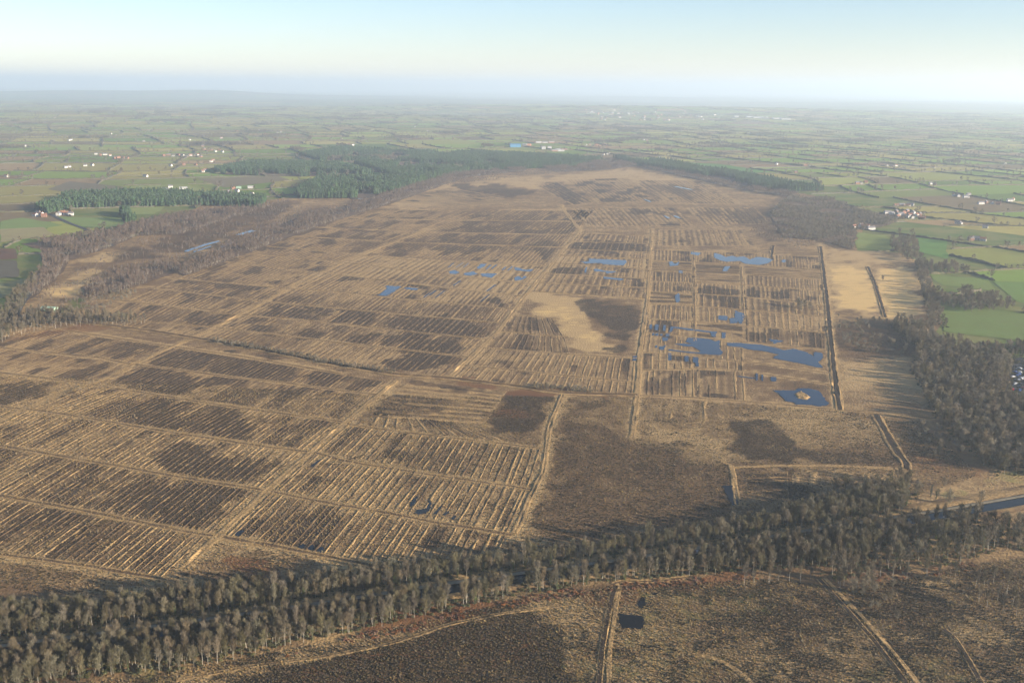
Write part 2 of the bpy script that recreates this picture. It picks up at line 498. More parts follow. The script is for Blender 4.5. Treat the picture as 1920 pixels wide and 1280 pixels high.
TRK = []
def cover(px, py, X, Y, tracks=True):
    """dark, red, green, pale weights at ground points"""
    wob = (fbm(X / 28, Y / 28, 11, 3) - 0.5)
    soft = np.clip((py - 170) / 45.0, 1.4, 16)
    mix_ = fbm(X / 26, Y / 26, 19, 3)
    def acc(lst):
        o = np.zeros(px.shape)
        for poly, s in lst:
            a = np.array(poly)
            mk = (px > a[:, 0].min() - 30) & (px < a[:, 0].max() + 30) & (py > a[:, 1].min() - 20) & (py < a[:, 1].max() + 20)
            if not mk.any():
                continue
            d = sdist(px[mk], py[mk], poly)
            w = sstep(-1.0, 1.0, d / soft[mk] + wob[mk] * 9.0) * s * (0.62 + 0.76 * mix_[mk])
            o[mk] = np.maximum(o[mk], w)
        return o
    dark = acc(DARK); pale = acc(PALEP); red = acc(REDP); green = acc(GREENP)
    mott = fbm(X / 120, Y / 120, 31, 3)
    dark = np.maximum(dark, 0.32 * sstep(0.52, 0.72, mott))
    # heath this side of the canal is browner and duller
    near = sstep(1040, 1120, py)
    dark = np.maximum(dark, near * (0.13 + 0.42 * sstep(0.42, 0.60, fbm(X / 30, Y / 30, 77, 4))))
    pale = np.maximum(pale, near * 0.40 * sstep(0.50, 0.64, fbm(X / 24, Y / 24, 78, 4)))
    green = np.maximum(green, near * 0.42 * sstep(0.48, 0.62, fbm(X / 34, Y / 34, 79, 3)))
    if tracks and TRK:
        tz = np.zeros(px.shape)
        rag = (fbm(X / 6, Y / 6, 41, 3) - 0.5) * 2
        for P, w in TRK:
            lo = P.min(0) - 14; hi = P.max(0) + 14
            mk = (X > lo[0]) & (X < hi[0]) & (Y > lo[1]) & (Y < hi[1])
            if not mk.any(): continue
            x = X[mk]; y = Y[mk]; dd = np.full(x.shape, 1e9)
            for i in range(len(P) - 1):
                e = P[i + 1] - P[i]; wx = x - P[i, 0]; wy = y - P[i, 1]
                t = np.clip((wx * e[0] + wy * e[1]) / (e @ e + 1e-9), 0, 1)
                dd = np.minimum(dd, np.hypot(wx - t * e[0], wy - t * e[1]))
            tz[mk] = np.maximum(tz[mk], sstep(w * 1.25, w * 0.55, dd + rag[mk] * w * 0.55))
        pale = np.maximum(pale, 0.42 * tz)
        dark = dark * (1 - 0.85 * tz)
    d = sdist(px, py, BOG)
    out = sstep(2, -4, d)
    green = np.maximum(green, out)
    dark = dark * (1 - out); red = red * (1 - out)
    return dict(dark=dark, red=red, green=green, pale=pale)

# ---- the moss: one sheet, finer near the aircraft
def build_moss():
    xs = np.linspace(-300, 2220, 631)
    ys = np.concatenate([np.linspace(298, 700, 135), np.linspace(703, 1440, 185)])
    PXg, PYg = np.meshgrid(xs, ys)
    X, Y = G(PXg.ravel(), PYg.ravel())
    c = cover(PXg.ravel(), PYg.ravel(), X, Y)
    nx, ny = len(xs), len(ys)
    i = np.arange(nx * ny).reshape(ny, nx)
    f = np.stack([i[1:, :-1], i[1:, 1:], i[:-1, 1:], i[:-1, :-1]], -1).reshape(-1, 4)
    V = np.stack([X, Y, np.zeros_like(X)], 1)
    me = mesh('moss', V, f, [M['heath']], c)
    return obj('moss_ground', me, kind='structure', label='wide brown and straw coloured peat moss')
def build_ground():
    rad = np.array([200, 700, 1400, 2200, 3000, 3600, 4300, 5000, 6000, 7000, 8000, 9000, 10000, 11000, 12000, 13000, 14000, 15000,
                    16000, 17000, 18000, 19000, 20000, 22000, 25000, 30000, 40000, 60000], float)
    ang = np.radians(np.linspace(-75, 75, 151))
    R_, A_ = np.meshgrid(rad, ang, indexing='ij')
    X = (R_ * np.sin(A_)).ravel(); Y = (R_ * np.cos(A_)).ravel()
    Z = hz(X, Y) - np.where(R_.ravel() < 12000, 5.0, 0.0) - np.where(R_.ravel() < 4000, -3.0, 0)
    na = len(ang); nr = len(rad)
    i = np.arange(nr * na).reshape(nr, na)
    f = np.stack([i[:-1, :-1], i[:-1, 1:], i[1:, 1:], i[1:, :-1]], -1).reshape(-1, 4)[:, ::-1]
    obj('terrain', mesh('terrain', np.stack([X, Y, Z], 1), f, [M['far']]), kind='structure', label='low farmland running out to the hazy horizon')
build_ground()

# ------------------------------------------------------------------ lines on the moss (photo pixels -> ground)
def ext(p, L=500.0):
    a = p[0] + (p[0] - p[1]) / np.linalg.norm(p[0] - p[1]) * L
    b = p[-1] + (p[-1] - p[-2]) / np.linalg.norm(p[-1] - p[-2]) * L
    return np.vstack([a, p, b])

def isect(p, q):
    p = ext(p); q = ext(q)
    best = None
    for i in range(len(p) - 1):
        for j in range(len(q) - 1):
            r = p[i + 1] - p[i]; s = q[j + 1] - q[j]
            den = r[0] * s[1] - r[1] * s[0]
            if abs(den) < 1e-9: continue
            w = q[j] - p[i]
            t = (w[0] * s[1] - w[1] * s[0]) / den
            u = (w[0] * r[1] - w[1] * r[0]) / den
            if -1e-6 <= t <= 1 + 1e-6 and -1e-6 <= u <= 1 + 1e-6:
                return p[i] + r * t
    return best

def resample(P, step):
    P = np.asarray(P, float)
    d = np.r_[0, np.cumsum(np.hypot(*np.diff(P, axis=0).T))]
    n = max(2, int(d[-1] / step) + 1)
    s = np.linspace(0, d[-1], n)
    return np.stack([np.interp(s, d, P[:, 0]), np.interp(s, d, P[:, 1])], 1)

def smooth(P, k=2):
    for _ in range(k):
        Q = P.copy(); Q[1:-1] = 0.25 * P[:-2] + 0.5 * P[1:-1] + 0.25 * P[2:]; P = Q
    return P

def ribbon(name, P, prof, mat, step=5.0, wob=0.0, z=0.05, parent=None, kind='structure', label=None, seed=0, hn=0.0, cat=None, group=None):
    """strip along a ground polyline; prof = (offset, height, dark) columns from its left edge to its right edge"""
    P = smooth(resample(P, step))
    T = np.gradient(P, axis=0); T /= np.linalg.norm(T, axis=1)[:, None] + 1e-9
    N = np.stack([-T[:, 1], T[:, 0]], 1)
    s = np.arange(len(P)) * step
    V = []; D = []
    for k, (off, h, dk) in enumerate(prof):
        w = (vn(s / 9.0, np.full_like(s, k * 3.7 + seed), 21) - 0.5) * 2 * wob
        w2 = (vn(s / 2.5, np.full_like(s, k * 5.1 + seed), 22) - 0.5) * 2 * hn
        Q = P + N * (off + w)[:, None]
        V.append(np.stack([Q[:, 0], Q[:, 1], z + np.maximum(h * (1 + w2), 0)], 1)); D.append(np.full(len(P), dk) if np.isscalar(dk) else dk)
    m_ = len(prof); n = len(P)
    V = np.stack(V, 1).reshape(-1, 3); D = np.stack(D, 1).ravel()
    i = np.arange(n * m_).reshape(n, m_)
    f = np.stack([i[:-1, :-1], i[:-1, 1:], i[1:, 1:], i[1:, :-1]], -1).reshape(-1, 4)
    return obj(name, mesh(name, V, f, [mat], {'dark': D}), parent=parent, kind=kind, label=label, cat=cat, group=group)

L = {k: gpoly(v) for k, v in {
 'T1': [(345, 1065), (360, 1050), (500, 920), (600, 832), (690, 756), (742, 714)],
 'C1': [(0, 787), (50, 763), (133, 730), (200, 710), (253, 680), (350, 638), (430, 600), (533, 546), (640, 493), (747, 450), (800, 430)],
 'CW': [(-60, 665), (60, 640), (163, 603), (240, 560), (300, 532), (345, 514), (480, 464), (600, 418), (690, 388), (780, 360)],
 'T2': [(845, 705), (935, 620), (980, 560), (1050, 475), (1088, 432)],
 'T3': [(1055, 740), (1030, 800), (1020, 880), (1000, 920), (965, 1000)],
 'T4': [(1222, 430), (1220, 470), (1215, 560), (1200, 660), (1195, 740), (1185, 822)],
 'T5': [(1538, 455), (1545, 500), (1552, 570), (1562, 680), (1572, 768)],
 'L1': [(100, 596), (163, 605), (293, 622), (400, 640), (500, 658), (640, 686), (742, 702), (850, 710), (950, 722), (1055, 737), (1195, 741)],
 'L2': [(60, 612), (130, 620), (293, 645), (443, 666), (640, 700)],
 'L3': [(0, 651), (50, 657), (187, 670), (233, 680), (347, 695), (433, 707), (533, 717), (640, 732), (725, 742)],
 'L4': [(0, 698), (133, 715), (250, 733), (367, 752), (467, 767), (633, 789), (655, 792)],
 'M1': [(650, 795), (740, 808), (840, 820), (1023, 841)],
 'L5': [(0, 762), (77, 770), (187, 787), (300, 807), (383, 820), (500, 838), (590, 848), (640, 863), (724, 877), (858, 897), (949, 910), (1000, 918)],
 'L6': [(0, 835), (84, 850), (175, 865), (353, 897), (487, 917), (560, 932), (640, 947), (724, 961), (808, 978), (895, 991), (960, 1003)],
 'L7': [(0, 929), (158, 957), (235, 974), (353, 996), (420, 1007), (504, 1021), (638, 1048), (720, 1064)],
 'L8': [(0, 1038), (160, 1060), (345, 1092)],
 'U1': [(240, 600), (327, 607), (417, 615), (640, 643), (740, 653), (867, 668), (885, 670)],
 'U2': [(180, 558), (283, 570), (407, 587), (547, 597), (640, 606), (773, 623), (907, 635), (920, 636)],
 'U3': [(250, 535), (367, 550), (500, 566), (640, 578), (783, 593), (930, 605), (945, 606)],
 'U4': [(270, 517), (400, 529), (527, 540), (640, 547), (773, 563), (953, 578), (966, 580)],
 'U5': [(340, 488), (427, 490), (493, 497), (640, 516), (840, 541), (985, 556)],
 'U6': [(400, 472), (500, 478), (690, 497), (807, 515), (1003, 533)],
 'U7': [(450, 458), (493, 461), (640, 474), (780, 489), (1030, 499)],
 'U8': [(500, 440), (600, 445), (760, 455), (1062, 464)],
 'U9': [(560, 425), (700, 430), (820, 437), (1085, 441)],
 'U10': [(640, 408), (820, 413), (1070, 415)],
 'U11': [(690, 392), (830, 395), (1050, 394)],
 'N1': [(1050, 384), (1068, 408), (1088, 432)],
 'E1': [(868, 684), (1023, 700), (1198, 717)],
 'E2': [(905, 652), (1050, 663), (1201, 672)],
 'E3': [(940, 621), (1060, 632)],
 'E4': [(965, 590), (1050, 598)],
 'E5': [(992, 546), (1107, 553), (1215, 560)],
 'E6': [(1005, 530), (1100, 534), (1216, 540)],
 'E7': [(1020, 512), (1120, 517), (1218, 523)],
 'E8': [(1036, 493), (1130, 498), (1219, 505)],
 'E9': [(1050, 479), (1140, 482), (1220, 486)],
 'E10': [(1060, 467), (1140, 470), (1220, 473)],
 'E11': [(1072, 453), (1150, 455), (1221, 457)],
 'E12': [(1086, 437), (1150, 440), (1222, 442)],
 'X1': [(1195, 741), (1300, 745), (1440, 756), (1572, 768)],
 'X2': [(1199, 694), (1330, 690), (1400, 696), (1470, 707), (1565, 722)],
 'X3': [(1201, 660), (1290, 668), (1350, 673), (1450, 684), (1561, 700)],
 'X4': [(1206, 623), (1290, 630), (1345, 637), (1400, 641), (1557, 656)],
 'X5': [(1210, 598), (1300, 602), (1345, 606), (1555, 624)],
 'X6': [(1214, 570), (1300, 573), (1400, 581), (1553, 594)],
 'X7': [(1216, 547), (1320, 551), (1390, 556), (1480, 563), (1551, 574)],
 'X8': [(1217, 527), (1400, 534), (1548, 546)],
 'X9': [(1218, 508), (1400, 515), (1545, 524)],
 'X10': [(1219, 488), (1340, 493), (1542, 506)],
 'X11': [(1221, 468), (1400, 474), (1540, 482)],
 'XB': [(1300, 470), (1302, 560), (1303, 640)],
 'XC': [(1390, 500), (1392, 545), (1395, 600)],
}.items()}

for k_ in L:
    if k_ not in ('CW', 'L1'):
        TRK.append((L[k_], {'T': 5.0, 'L': 6.5, 'M': 5.5, 'U': 4.5, 'E': 4.5, 'X': 4.0, 'C': 5.0, 'N': 6.0}[k_[0]]))
build_moss()

BANK = lambda w, h=0.45, c=0.55: [(-w, 0, 0.45), (-w * 0.6, h * 0.6, -0.05), (-w * 0.2, 0.05, c), (w * 0.2, 0.05, c), (w * 0.6, h * 0.6, -0.05), (w, 0, 0.45)]
BANK_OLD = lambda w, h=0.45, c=0.55: [(-w, 0, 0.1), (-w * 0.78, h, -0.25), (-w * 0.45, h * 0.7, -0.1), (-w * 0.26, 0.06, c), (w * 0.26, 0.06, c), (w * 0.45, h * 0.7, -0.1), (w * 0.78, h, -0.25), (w, 0, 0.1)]

def track(P, w, h=0.45, c=0.35, z=0.12, name='grass_track', label=None, seed=0):
    return ribbon(name, P, BANK(w, h * 0.6, c), M['ridge'], 3.5, w * 0.30, z, label=label, seed=seed, hn=0.6)

tk = 0
for key, w, h, c, lab in [
    ('T1', 2.3, 0.5, 0.15, 'straight straw coloured track running up between the lower peat cuttings'),
    ('T2', 2.5, 0.5, 0.1, 'straw coloured track continuing up the middle of the moss'),
    ('T3', 1.8, 0.7, 0.4, 'pale track beside a ditch left of the brown heath'),
    ('T4', 2.2, 0.5, 0.25, 'pale upright track left of the blue pools'),
    ('N1', 3.5, 0.5, 0.2, 'short pale track bending at the far end of the moss')]:
    tk += 1
    track(L[key], w, h, c, 0.16, label=lab, seed=tk)
ROWT = {'L3': 5.0, 'L4': 5.5, 'L5': 5.5, 'L6': 5.5, 'L7': 5.5, 'L8': 4.5, 'L2': 3.5, 'M1': 4.5, 'U1': 4.2, 'U2': 3.6, 'U3': 3.4, 'U4': 3.4, 'U5': 3.4,
        'U6': 3.0, 'U7': 3.2, 'U8': 3.0, 'U9': 3.0, 'U10': 3.0, 'U11': 3.0, 'E1': 3.6, 'E2': 3.6, 'E3': 3, 'E4': 3, 'E5': 3.2, 'E6': 3, 'E7': 3, 'E8': 3, 'E9': 3, 'E10': 3,
        'E11': 3, 'E12': 3, 'X1': 4.0, 'X2': 3.0, 'X3': 3.4, 'X4': 3.2, 'X5': 3.2, 'X6': 3.0, 'X7': 3.0, 'X8': 2.8, 'X9': 2.8, 'X10': 2.6, 'X11': 2.6, 'XB': 2.8, 'XC': 2.4}
for key, w in ROWT.items():
    tk += 1
    track(L[key], w * 0.55, 0.45, 0.85, 0.11 + 0.002 * (tk % 6), name='grass_bank', label='pale grassy bank with a dark drain between peat cuttings', seed=tk)
# cross banks
track(L['C1'], 2.4, 0.5, 0.3, 0.15, name='grass_bank', label='pale grassy bank crossing the cuttings towards the upper middle', seed=91)
# the old tramway: red brown, with scrub on its upper side
ribbon('tramway', L['L1'], [(-5, 0, .6), (-3.6, .4, .2), (-2, .5, .9), (-1.0, .1, .8), (1.0, .1, .8), (2, .5, .9), (3.6, .4, .1), (5, 0, .3)], M['ridge'], 5, 0.8, 0.17,
       label='brown overgrown tramway line running across the whole moss', seed=5, hn=0.6)
# ditches with pale spoil banks
DITCH = lambda w: [(-w, 0, 0.6), (-w * 0.75, 0.06 * w, 0.25), (-w * 0.5, 0.05 * w, 0.5), (-w * 0.25, 0.02, 1.4), (w * 0.3, 0.02, 1.4), (w * 0.5, 0.07 * w, 0.8), (w * 0.75, 0.08 * w, 0.3), (w, 0, 0.6)]
def ditch(pts, w, label, z=0.14, seed=0):
    d_ = ribbon('ditch', gpoly(pts), DITCH(w), M['ridge'], 3, w * 0.22, z, label=label, seed=seed, hn=0.6)
    ribbon('peaty_water', gpoly(pts), [(-max(0.34 * w, 0.75), 0, 0), (max(0.34 * w, 0.75), 0, 0)], M['peat'], 3, w * 0.12, z + 0.07 + 0.05 * w, parent=d_, kind=None, seed=seed)
    return d_
ditch([(1538, 462), (1543, 500), (1550, 560), (1556, 620), (1562, 680), (1568, 730), (1574, 768)], 3.2, 'long dark ditch with brown banks right of the pools', seed=3)
ditch([(1642, 778), (1660, 810), (1680, 845), (1698, 868), (1700, 880)], 3.6, 'dark ditch bending at the lower right of the moss', seed=4)
ditch([(1627, 500), (1640, 530), (1652, 570), (1660, 595)], 2.6, 'narrow ditch between the two straw fields', seed=6)
ditch([(1450, 460), (1446, 480), (1449, 487)], 3.0, 'short ditch above the bright blue pool', seed=7)
ditch([(1154, 1100), (1144, 1132), (1137, 1170), (1129, 1210), (1121, 1300)], 1.5, 'black drain along a straw track in the near heath', seed=8)
ditch([(1536, 1085), (1566, 1118), (1604, 1160), (1642, 1205), (1681, 1255), (1710, 1295)], 1.4, 'narrow black drain beside a diagonal track in the near heath', seed=9)
ditch([(1770, 1180), (1790, 1195), (1808, 1225), (1825, 1255), (1845, 1290)], 1.5, 'winding dark drain at the lower right', seed=10)
track(gpoly([(1575, 768), (1650, 774), (1760, 785)]), 2.5, 0.5, 0.8, 0.15, 'grass_bank', 'dark bank running on towards the wood', 44)
track(gpoly([(1375, 876), (1450, 873), (1560, 873), (1640, 876), (1700, 880)]), 2.0, 0.4, 0.1, 0.15, 'grass_track', 'thin orange brown track along the lower right of the moss', 45)
track(gpoly([(1372, 873), (1377, 905), (1383, 948)]), 1.8, 0.5, 0.0, 0.16, 'grass_track', 'short pale track beside the black pool', 46)
track(gpoly([(1290, 840), (1330, 855), (1375, 874)]), 1.3, 0.2, 0.3, 0.13, 'grass_track', 'faint straw path slanting to the black pool', 47)
track(gpoly([(1150, 1095), (1158, 1088), (1230, 1090), (1300, 1080)]), 2.0, 0.3, 0.7, 0.13, 'grass_track', 'brown path along the near edge of the canal wood', 48)
track(gpoly([(1163, 1098), (1156, 1130), (1150, 1170), (1143, 1215), (1140, 1300)]), 1.0, 0.3, 0.0, 0.18, 'grass_track', 'straw coloured track leading down from the canal wood', 49)
track(gpoly([(1546, 1083), (1578, 1116), (1620, 1160), (1660, 1205), (1702, 1255), (1735, 1300)]), 1.0, 0.3, 0.2, 0.18, 'grass_track', 'diagonal straw track across the near heath', 50)
track(gpoly([(1290, 1225), (1340, 1232), (1380, 1255), (1420, 1290)]), 1.3, 0.3, 0.1, 0.13, 'grass_track', 'faint path at the bottom of the near heath', 51)
track(gpoly([(330, 1275), (460, 1250), (600, 1232), (740, 1205), (840, 1170), (940, 1150), (1050, 1135)]), 1.5, 0.4, 0.75, 0.13, 'grass_bank', 'dark bank curving below the canal wood', 52)

# ------------------------------------------------------------------ ponds
PONDS = []
def pond(pts, label, jag=0.8, z=0.22, mat='water', step=1.6, name='pond'):
    P = gpoly(pts)
    Q = np.vstack([P, P[:1]])
    Q = resample(Q, step)[:-1]
    d = (vn(Q[:, 0] / 2.3, Q[:, 1] / 2.3, 51) - 0.5) * 2 * jag
    d2 = (vn(Q[:, 0] / 2.3, Q[:, 1] / 2.3, 52) - 0.5) * 2 * jag
    Q = Q + np.stack([d, d2], 1)
    V = np.column_stack([Q, np.full(len(Q), z)])
    a = 0.5 * np.sum(Q[:, 0] * np.roll(Q[:, 1], -1) - np.roll(Q[:, 0], -1) * Q[:, 1])
    f = list(range(len(Q)))
    if a < 0: f = f[::-1]
    PONDS.append(pts)
    return obj(name, mesh(name, V, [f], [M[mat]]), kind='structure', label=label)

def cz(ox, oy, s, pts):     # crop coordinates -> photo pixels
    return [(ox + x / s, oy + y / s) for x, y in pts]
A = lambda pts: cz(1180, 560, 8.727, pts)
B_ = lambda pts: cz(1340, 620, 7.385, pts)
C_ = lambda pts: cz(1080, 460, 8.727, pts)
D_ = lambda pts: cz(1280, 440, 6.857, pts)
E_ = lambda pts: cz(680, 470, 5.647, pts)
F_ = lambda pts: cz(400, 820, 3.84, pts)
pond(A([(960, 640), (1100, 640), (1300, 660), (1400, 700), (1480, 680), (1480, 800), (1530, 880), (1500, 925), (1300, 915), (1000, 890), (640, 850), (650, 825), (900, 860), (1150, 880), (1160, 850), (1050, 790), (900, 780), (740, 740), (900, 735), (1040, 745), (920, 710)]), 'largest dark blue pool with grass fingers on its left')
pond(B_([(165, 165), (390, 175), (640, 195), (860, 240), (960, 270), (1100, 250), (1280, 300), (1370, 360), (1380, 290), (1490, 310), (1500, 370), (1440, 440), (1500, 515), (1420, 510), (1200, 455), (1000, 420), (800, 380), (850, 345), (900, 330), (700, 290), (460, 260), (390, 235), (170, 210)]), 'long blue pool tapering to the left beside the ditch')
POND_ISLE = B_([(1100, 880), (1200, 830), (1250, 880), (1320, 920), (1280, 960), (1150, 940)])
pond(B_([(810, 825), (1000, 825), (1110, 830), (1170, 795), (1300, 800), (1440, 830), (1500, 900), (1540, 970), (1580, 1000), (1560, 1035), (1450, 1050), (1350, 1030), (1110, 1020), (1100, 990), (980, 980), (960, 940), (900, 880)]), 'dark blue pool with a grassy islet in the lower right corner')
V = gpoly(POND_ISLE)
Q = resample(np.vstack([V, V[:1]]), 1.5)[:-1]
Q += (np.stack([vn(Q[:, 0], Q[:, 1], 3), vn(Q[:, 0], Q[:, 1], 4)], 1) - 0.5) * 1.5
ctr = Q.mean(0); n_ = len(Q)
Vv = np.vstack([np.column_stack([Q, np.full(n_, 0.15)]), np.column_stack([ctr + (Q - ctr) * 0.75, 0.8 + 0.4 * RNG.random(n_)]), [[ctr[0], ctr[1], 1.0]]])
ff = [(i, (i + 1) % n_, n_ + (i + 1) % n_, n_ + i) for i in range(n_)] + [(n_ + i, n_ + (i + 1) % n_, 2 * n_) for i in range(n_)]
obj('islet', mesh('islet', Vv, ff, [M['ridge']], {'dark': np.full(len(Vv), -0.3)}), kind='structure', label='straw coloured islet in the corner pool')
pond(A([(1730, 195), (1870, 240), (1890, 290), (1840, 415), (1790, 410), (1770, 350), (1760, 400), (1650, 405), (1640, 320), (1720, 310)]), 'blue notched pool above the big pool')
pond(A([(1460, 275), (1610, 285), (1600, 360), (1450, 345)]), 'small square blue pool beside the notched pool', 0.5)
pond(A([(680, 455), (900, 480), (1100, 505), (1300, 530), (1430, 540), (1410, 630), (1350, 620), (1330, 560), (1100, 530), (960, 520), (880, 500), (720, 480), (690, 550), (650, 545)]), 'narrow blue channel along a bank above the big pool', 0.6)
pond(A([(1515, 555), (1580, 555), (1570, 650), (1510, 645)]), 'tiny upright blue pool right of the narrow channel', 0.4)
for k, (x0, y0, x1, y1) in enumerate([(425, 420, 480, 520), (555, 430, 600, 530), (335, 420, 375, 500), (430, 560, 480, 610), (600, 570, 660, 625), (380, 555, 415, 605), (510, 570, 550, 610)]):
    pond(A([(x0, y0), (x1, y0 + 4), (x1 - 10, y1), (x0 - 10, y1 - 4)]), 'tiny blue trench pool in the row left of the narrow channel', 0.4)
pond(A([(540, 630), (640, 640), (625, 695), (540, 695)]), 'small square blue pool below the row of trench pools', 0.4)
pond(A([(495, 780), (560, 780), (590, 750), (590, 790), (555, 840), (490, 835)]), 'small hooked blue pool left of the big pool', 0.4)
pond(A([(630, 890), (685, 890), (690, 1010), (635, 1015)]), 'upright blue trench pool under the left end of the big pool', 0.4)
pond(A([(905, 930), (970, 930), (970, 1030), (905, 1030)]), 'upright blue trench pool under the middle of the big pool', 0.4)
pond(A([(1045, 945), (1130, 950), (1135, 1110), (1085, 1110), (1085, 1050), (1040, 1040)]), 'stepped blue trench pool under the big pool', 0.4)
pond(A([(60, 940), (125, 935), (115, 1020), (50, 1015)]), 'tiny dark blue pool left of the upright track', 0.4)
pond(A([(430, 765), (460, 765), (450, 810), (420, 805)]), 'tiny grey blue puddle left of the hooked pool', 0.4)
pond(B_([(780, 640), (855, 640), (850, 705), (780, 700)]), 'small dark pool above the corner pool', 0.4)
pond(B_([(570, 590), (600, 600), (595, 690), (570, 690)]), 'dark trench above the corner pool', 0.3)
pond(B_([(650, 610), (675, 610), (670, 700), (648, 695)]), 'second dark trench above the corner pool', 0.3)
pond(B_([(320, 625), (560, 655), (560, 668), (330, 640)]), 'thin dark water line above the corner pool', 0.3)
pond(B_([(740, 110), (870, 130), (950, 150), (840, 180), (780, 140)]), 'speckled shallow pool above the long blue pool', 1.6, step=1.0)
pond(C_([(210, 215), (330, 225), (820, 245), (830, 280), (780, 330), (650, 325), (450, 310), (400, 290), (150, 300), (80, 270), (210, 265)]), 'bright blue rectangular pool between the two upper tracks', 0.5)
pond(C_([(290, 390), (340, 385), (480, 420), (640, 425), (660, 440), (500, 465), (480, 435), (300, 425)]), 'ragged blue pool under the rectangular pool', 1.0)
pond(C_([(450, 510), (580, 530), (770, 545), (765, 575), (600, 560), (450, 545)]), 'lower ragged blue pool under the rectangular pool', 1.0)
pond(C_([(140, 400), (170, 350), (185, 360), (165, 450), (140, 445)]), 'slanting blue puddle left of the ragged pools', 0.6)
pond(C_([(1515, 270), (1570, 260), (1620, 310), (1690, 260), (1670, 330), (1540, 345)]), 'forked blue pool right of the upright track', 0.6)
pond(C_([(1680, 410), (1750, 420), (1740, 460), (1680, 450)]), 'little blue pool below the forked pool', 0.5)
pond(C_([(1620, 830), (1690, 780), (1700, 920), (1640, 940)]), 'grey blue trench pool beside the upright track', 0.6)
pond(D_([(410, 235), (470, 250), (560, 290), (640, 270), (700, 290), (790, 280), (860, 320), (960, 285), (1080, 300), (1165, 320), (1100, 370), (980, 390), (800, 375), (740, 340), (560, 350), (470, 330), (400, 290)]), 'bright blue wavy pool in the upper right of the moss', 1.0)
pond(D_([(540, 410), (615, 405), (570, 475), (510, 470)]), 'small slanting pool below the wavy pool', 0.5)
pond(D_([(1280, 320), (1330, 325), (1320, 360), (1270, 355)]), 'small grey puddle right of the wavy pool', 0.5)
pond(D_([(105, 220), (230, 235), (210, 270), (110, 255)]), 'faint grey pool left of the wavy pool', 0.8)
pond(E_([(250, 370), (405, 380), (340, 430), (250, 480), (160, 475), (250, 410)]), 'ragged blue pool on the left of the pool chain', 1.6, step=1.2)
pond(E_([(420, 400), (480, 390), (590, 400), (570, 420), (480, 410)]), 'thin blue pool right of the ragged left pool', 1.0)
pond(E_([(910, 220), (970, 205), (1020, 230), (990, 250), (930, 245)]), 'spiky blue pool first in the middle chain', 1.4, step=1.2)
pond(E_([(1070, 240), (1170, 220), (1220, 245), (1150, 265), (1075, 260)]), 'spiky blue pool second in the middle chain', 1.4, step=1.2)
pond(E_([(1250, 245), (1330, 240), (1420, 245), (1370, 290), (1260, 270)]), 'spiky blue pool third in the middle chain', 1.4, step=1.2)
pond(E_([(1210, 180), (1250, 140), (1310, 140), (1290, 170), (1220, 195)]), 'blue pool at the top left of the upper chain', 1.2)
pond(E_([(1600, 180), (1650, 180), (1720, 205), (1810, 195), (1780, 225), (1690, 215), (1620, 210)]), 'ragged blue pool at the end of the upper chain', 1.4, step=1.2)
pond(E_([(1600, 290), (1640, 265), (1690, 290), (1720, 260), (1740, 285), (1680, 310), (1610, 320)]), 'twin blue pool near the straw track', 1.2)
for k, (x0, y0, x1, y1, w) in enumerate([(1300, 200, 1350, 150, 14), (1360, 190, 1410, 150, 14), (1470, 205, 1510, 170, 14), (1530, 210, 1580, 165, 14), (950, 370, 1030, 320, 14), (700, 470, 770, 420, 12), (1310, 430, 1400, 360, 12),
                                         (640, 500, 700, 450, 10), (760, 500, 860, 425, 10), (900, 180, 960, 130, 8), (980, 180, 1060, 125, 8), (1060, 180, 1120, 130, 8), (1240, 540, 1340, 465, 8)]):
    pond(E_([(x0, y0), (x1, y1), (x1 + w, y1 + 2), (x0 + w, y0 + 2)]), 'thin slanting blue trench of water among the pool chains', 0.3)
pond(F_([(1468, 520), (1455, 545), (1480, 553), (1530, 548), (1570, 495), (1565, 460), (1540, 440), (1550, 475), (1530, 512), (1495, 520)]), 'black curled pool in the lower cuttings', 0.9, step=1.0, mat='canal_water')
pond(F_([(1412, 492), (1440, 445), (1480, 418), (1455, 470), (1425, 505)]), 'black sliver of water left of the curled pool', 0.8, step=1.0, mat='canal_water')
pond(F_([(1585, 562), (1605, 532), (1645, 490), (1652, 497), (1618, 545)]), 'black sliver of water right of the curled pool', 0.7, step=1.0, mat='canal_water')
pond(F_([(1655, 552), (1695, 525), (1700, 538), (1662, 566)]), 'black puddle far right of the curled pool', 0.6, step=1.0, mat='canal_water')
pond(F_([(1710, 585), (1740, 555), (1745, 575), (1720, 600)]), 'smallest dark puddle right of the curled pool', 0.5, mat='canal_water')
pond(F_([(695, 215), (760, 160), (770, 165), (720, 210)]), 'slim dark pool beside the straight track', 0.4, mat='canal_water')
pond(F_([(150, 700), (200, 665), (220, 670), (185, 715)]), 'dark pool at the lower end of the straight track', 0.5, mat='canal_water')
for k, (x, y) in enumerate([(605, 790), (670, 800), (740, 815)]):
    pond(F_([(x, y), (x + 45, y - 30), (x + 60, y - 10), (x + 35, y + 15)]), 'dark puddle in the row along the lowest bank', 0.5, mat='canal_water')
pond([(1354, 911), (1373, 910), (1386, 945), (1374, 948)], 'black pool beside the short pale track', 0.5, mat='pit_water')
pond(cz(1100, 1060, 5.82, [(350, 520), (430, 530), (615, 555), (615, 685), (380, 690), (355, 620)]), 'black rectangular pit in the near heath', 0.9, mat='pit_water')
pond(cz(1100, 1060, 5.82, [(560, 390), (600, 340), (640, 360), (640, 440), (600, 475), (560, 440)]), 'black oval pit in the near heath', 0.7, mat='pit_water')
pond(cz(1100, 1060, 5.82, [(700, 310), (780, 295), (785, 325), (720, 320)]), 'black sliver of water in the near heath', 0.3, mat='pit_water')
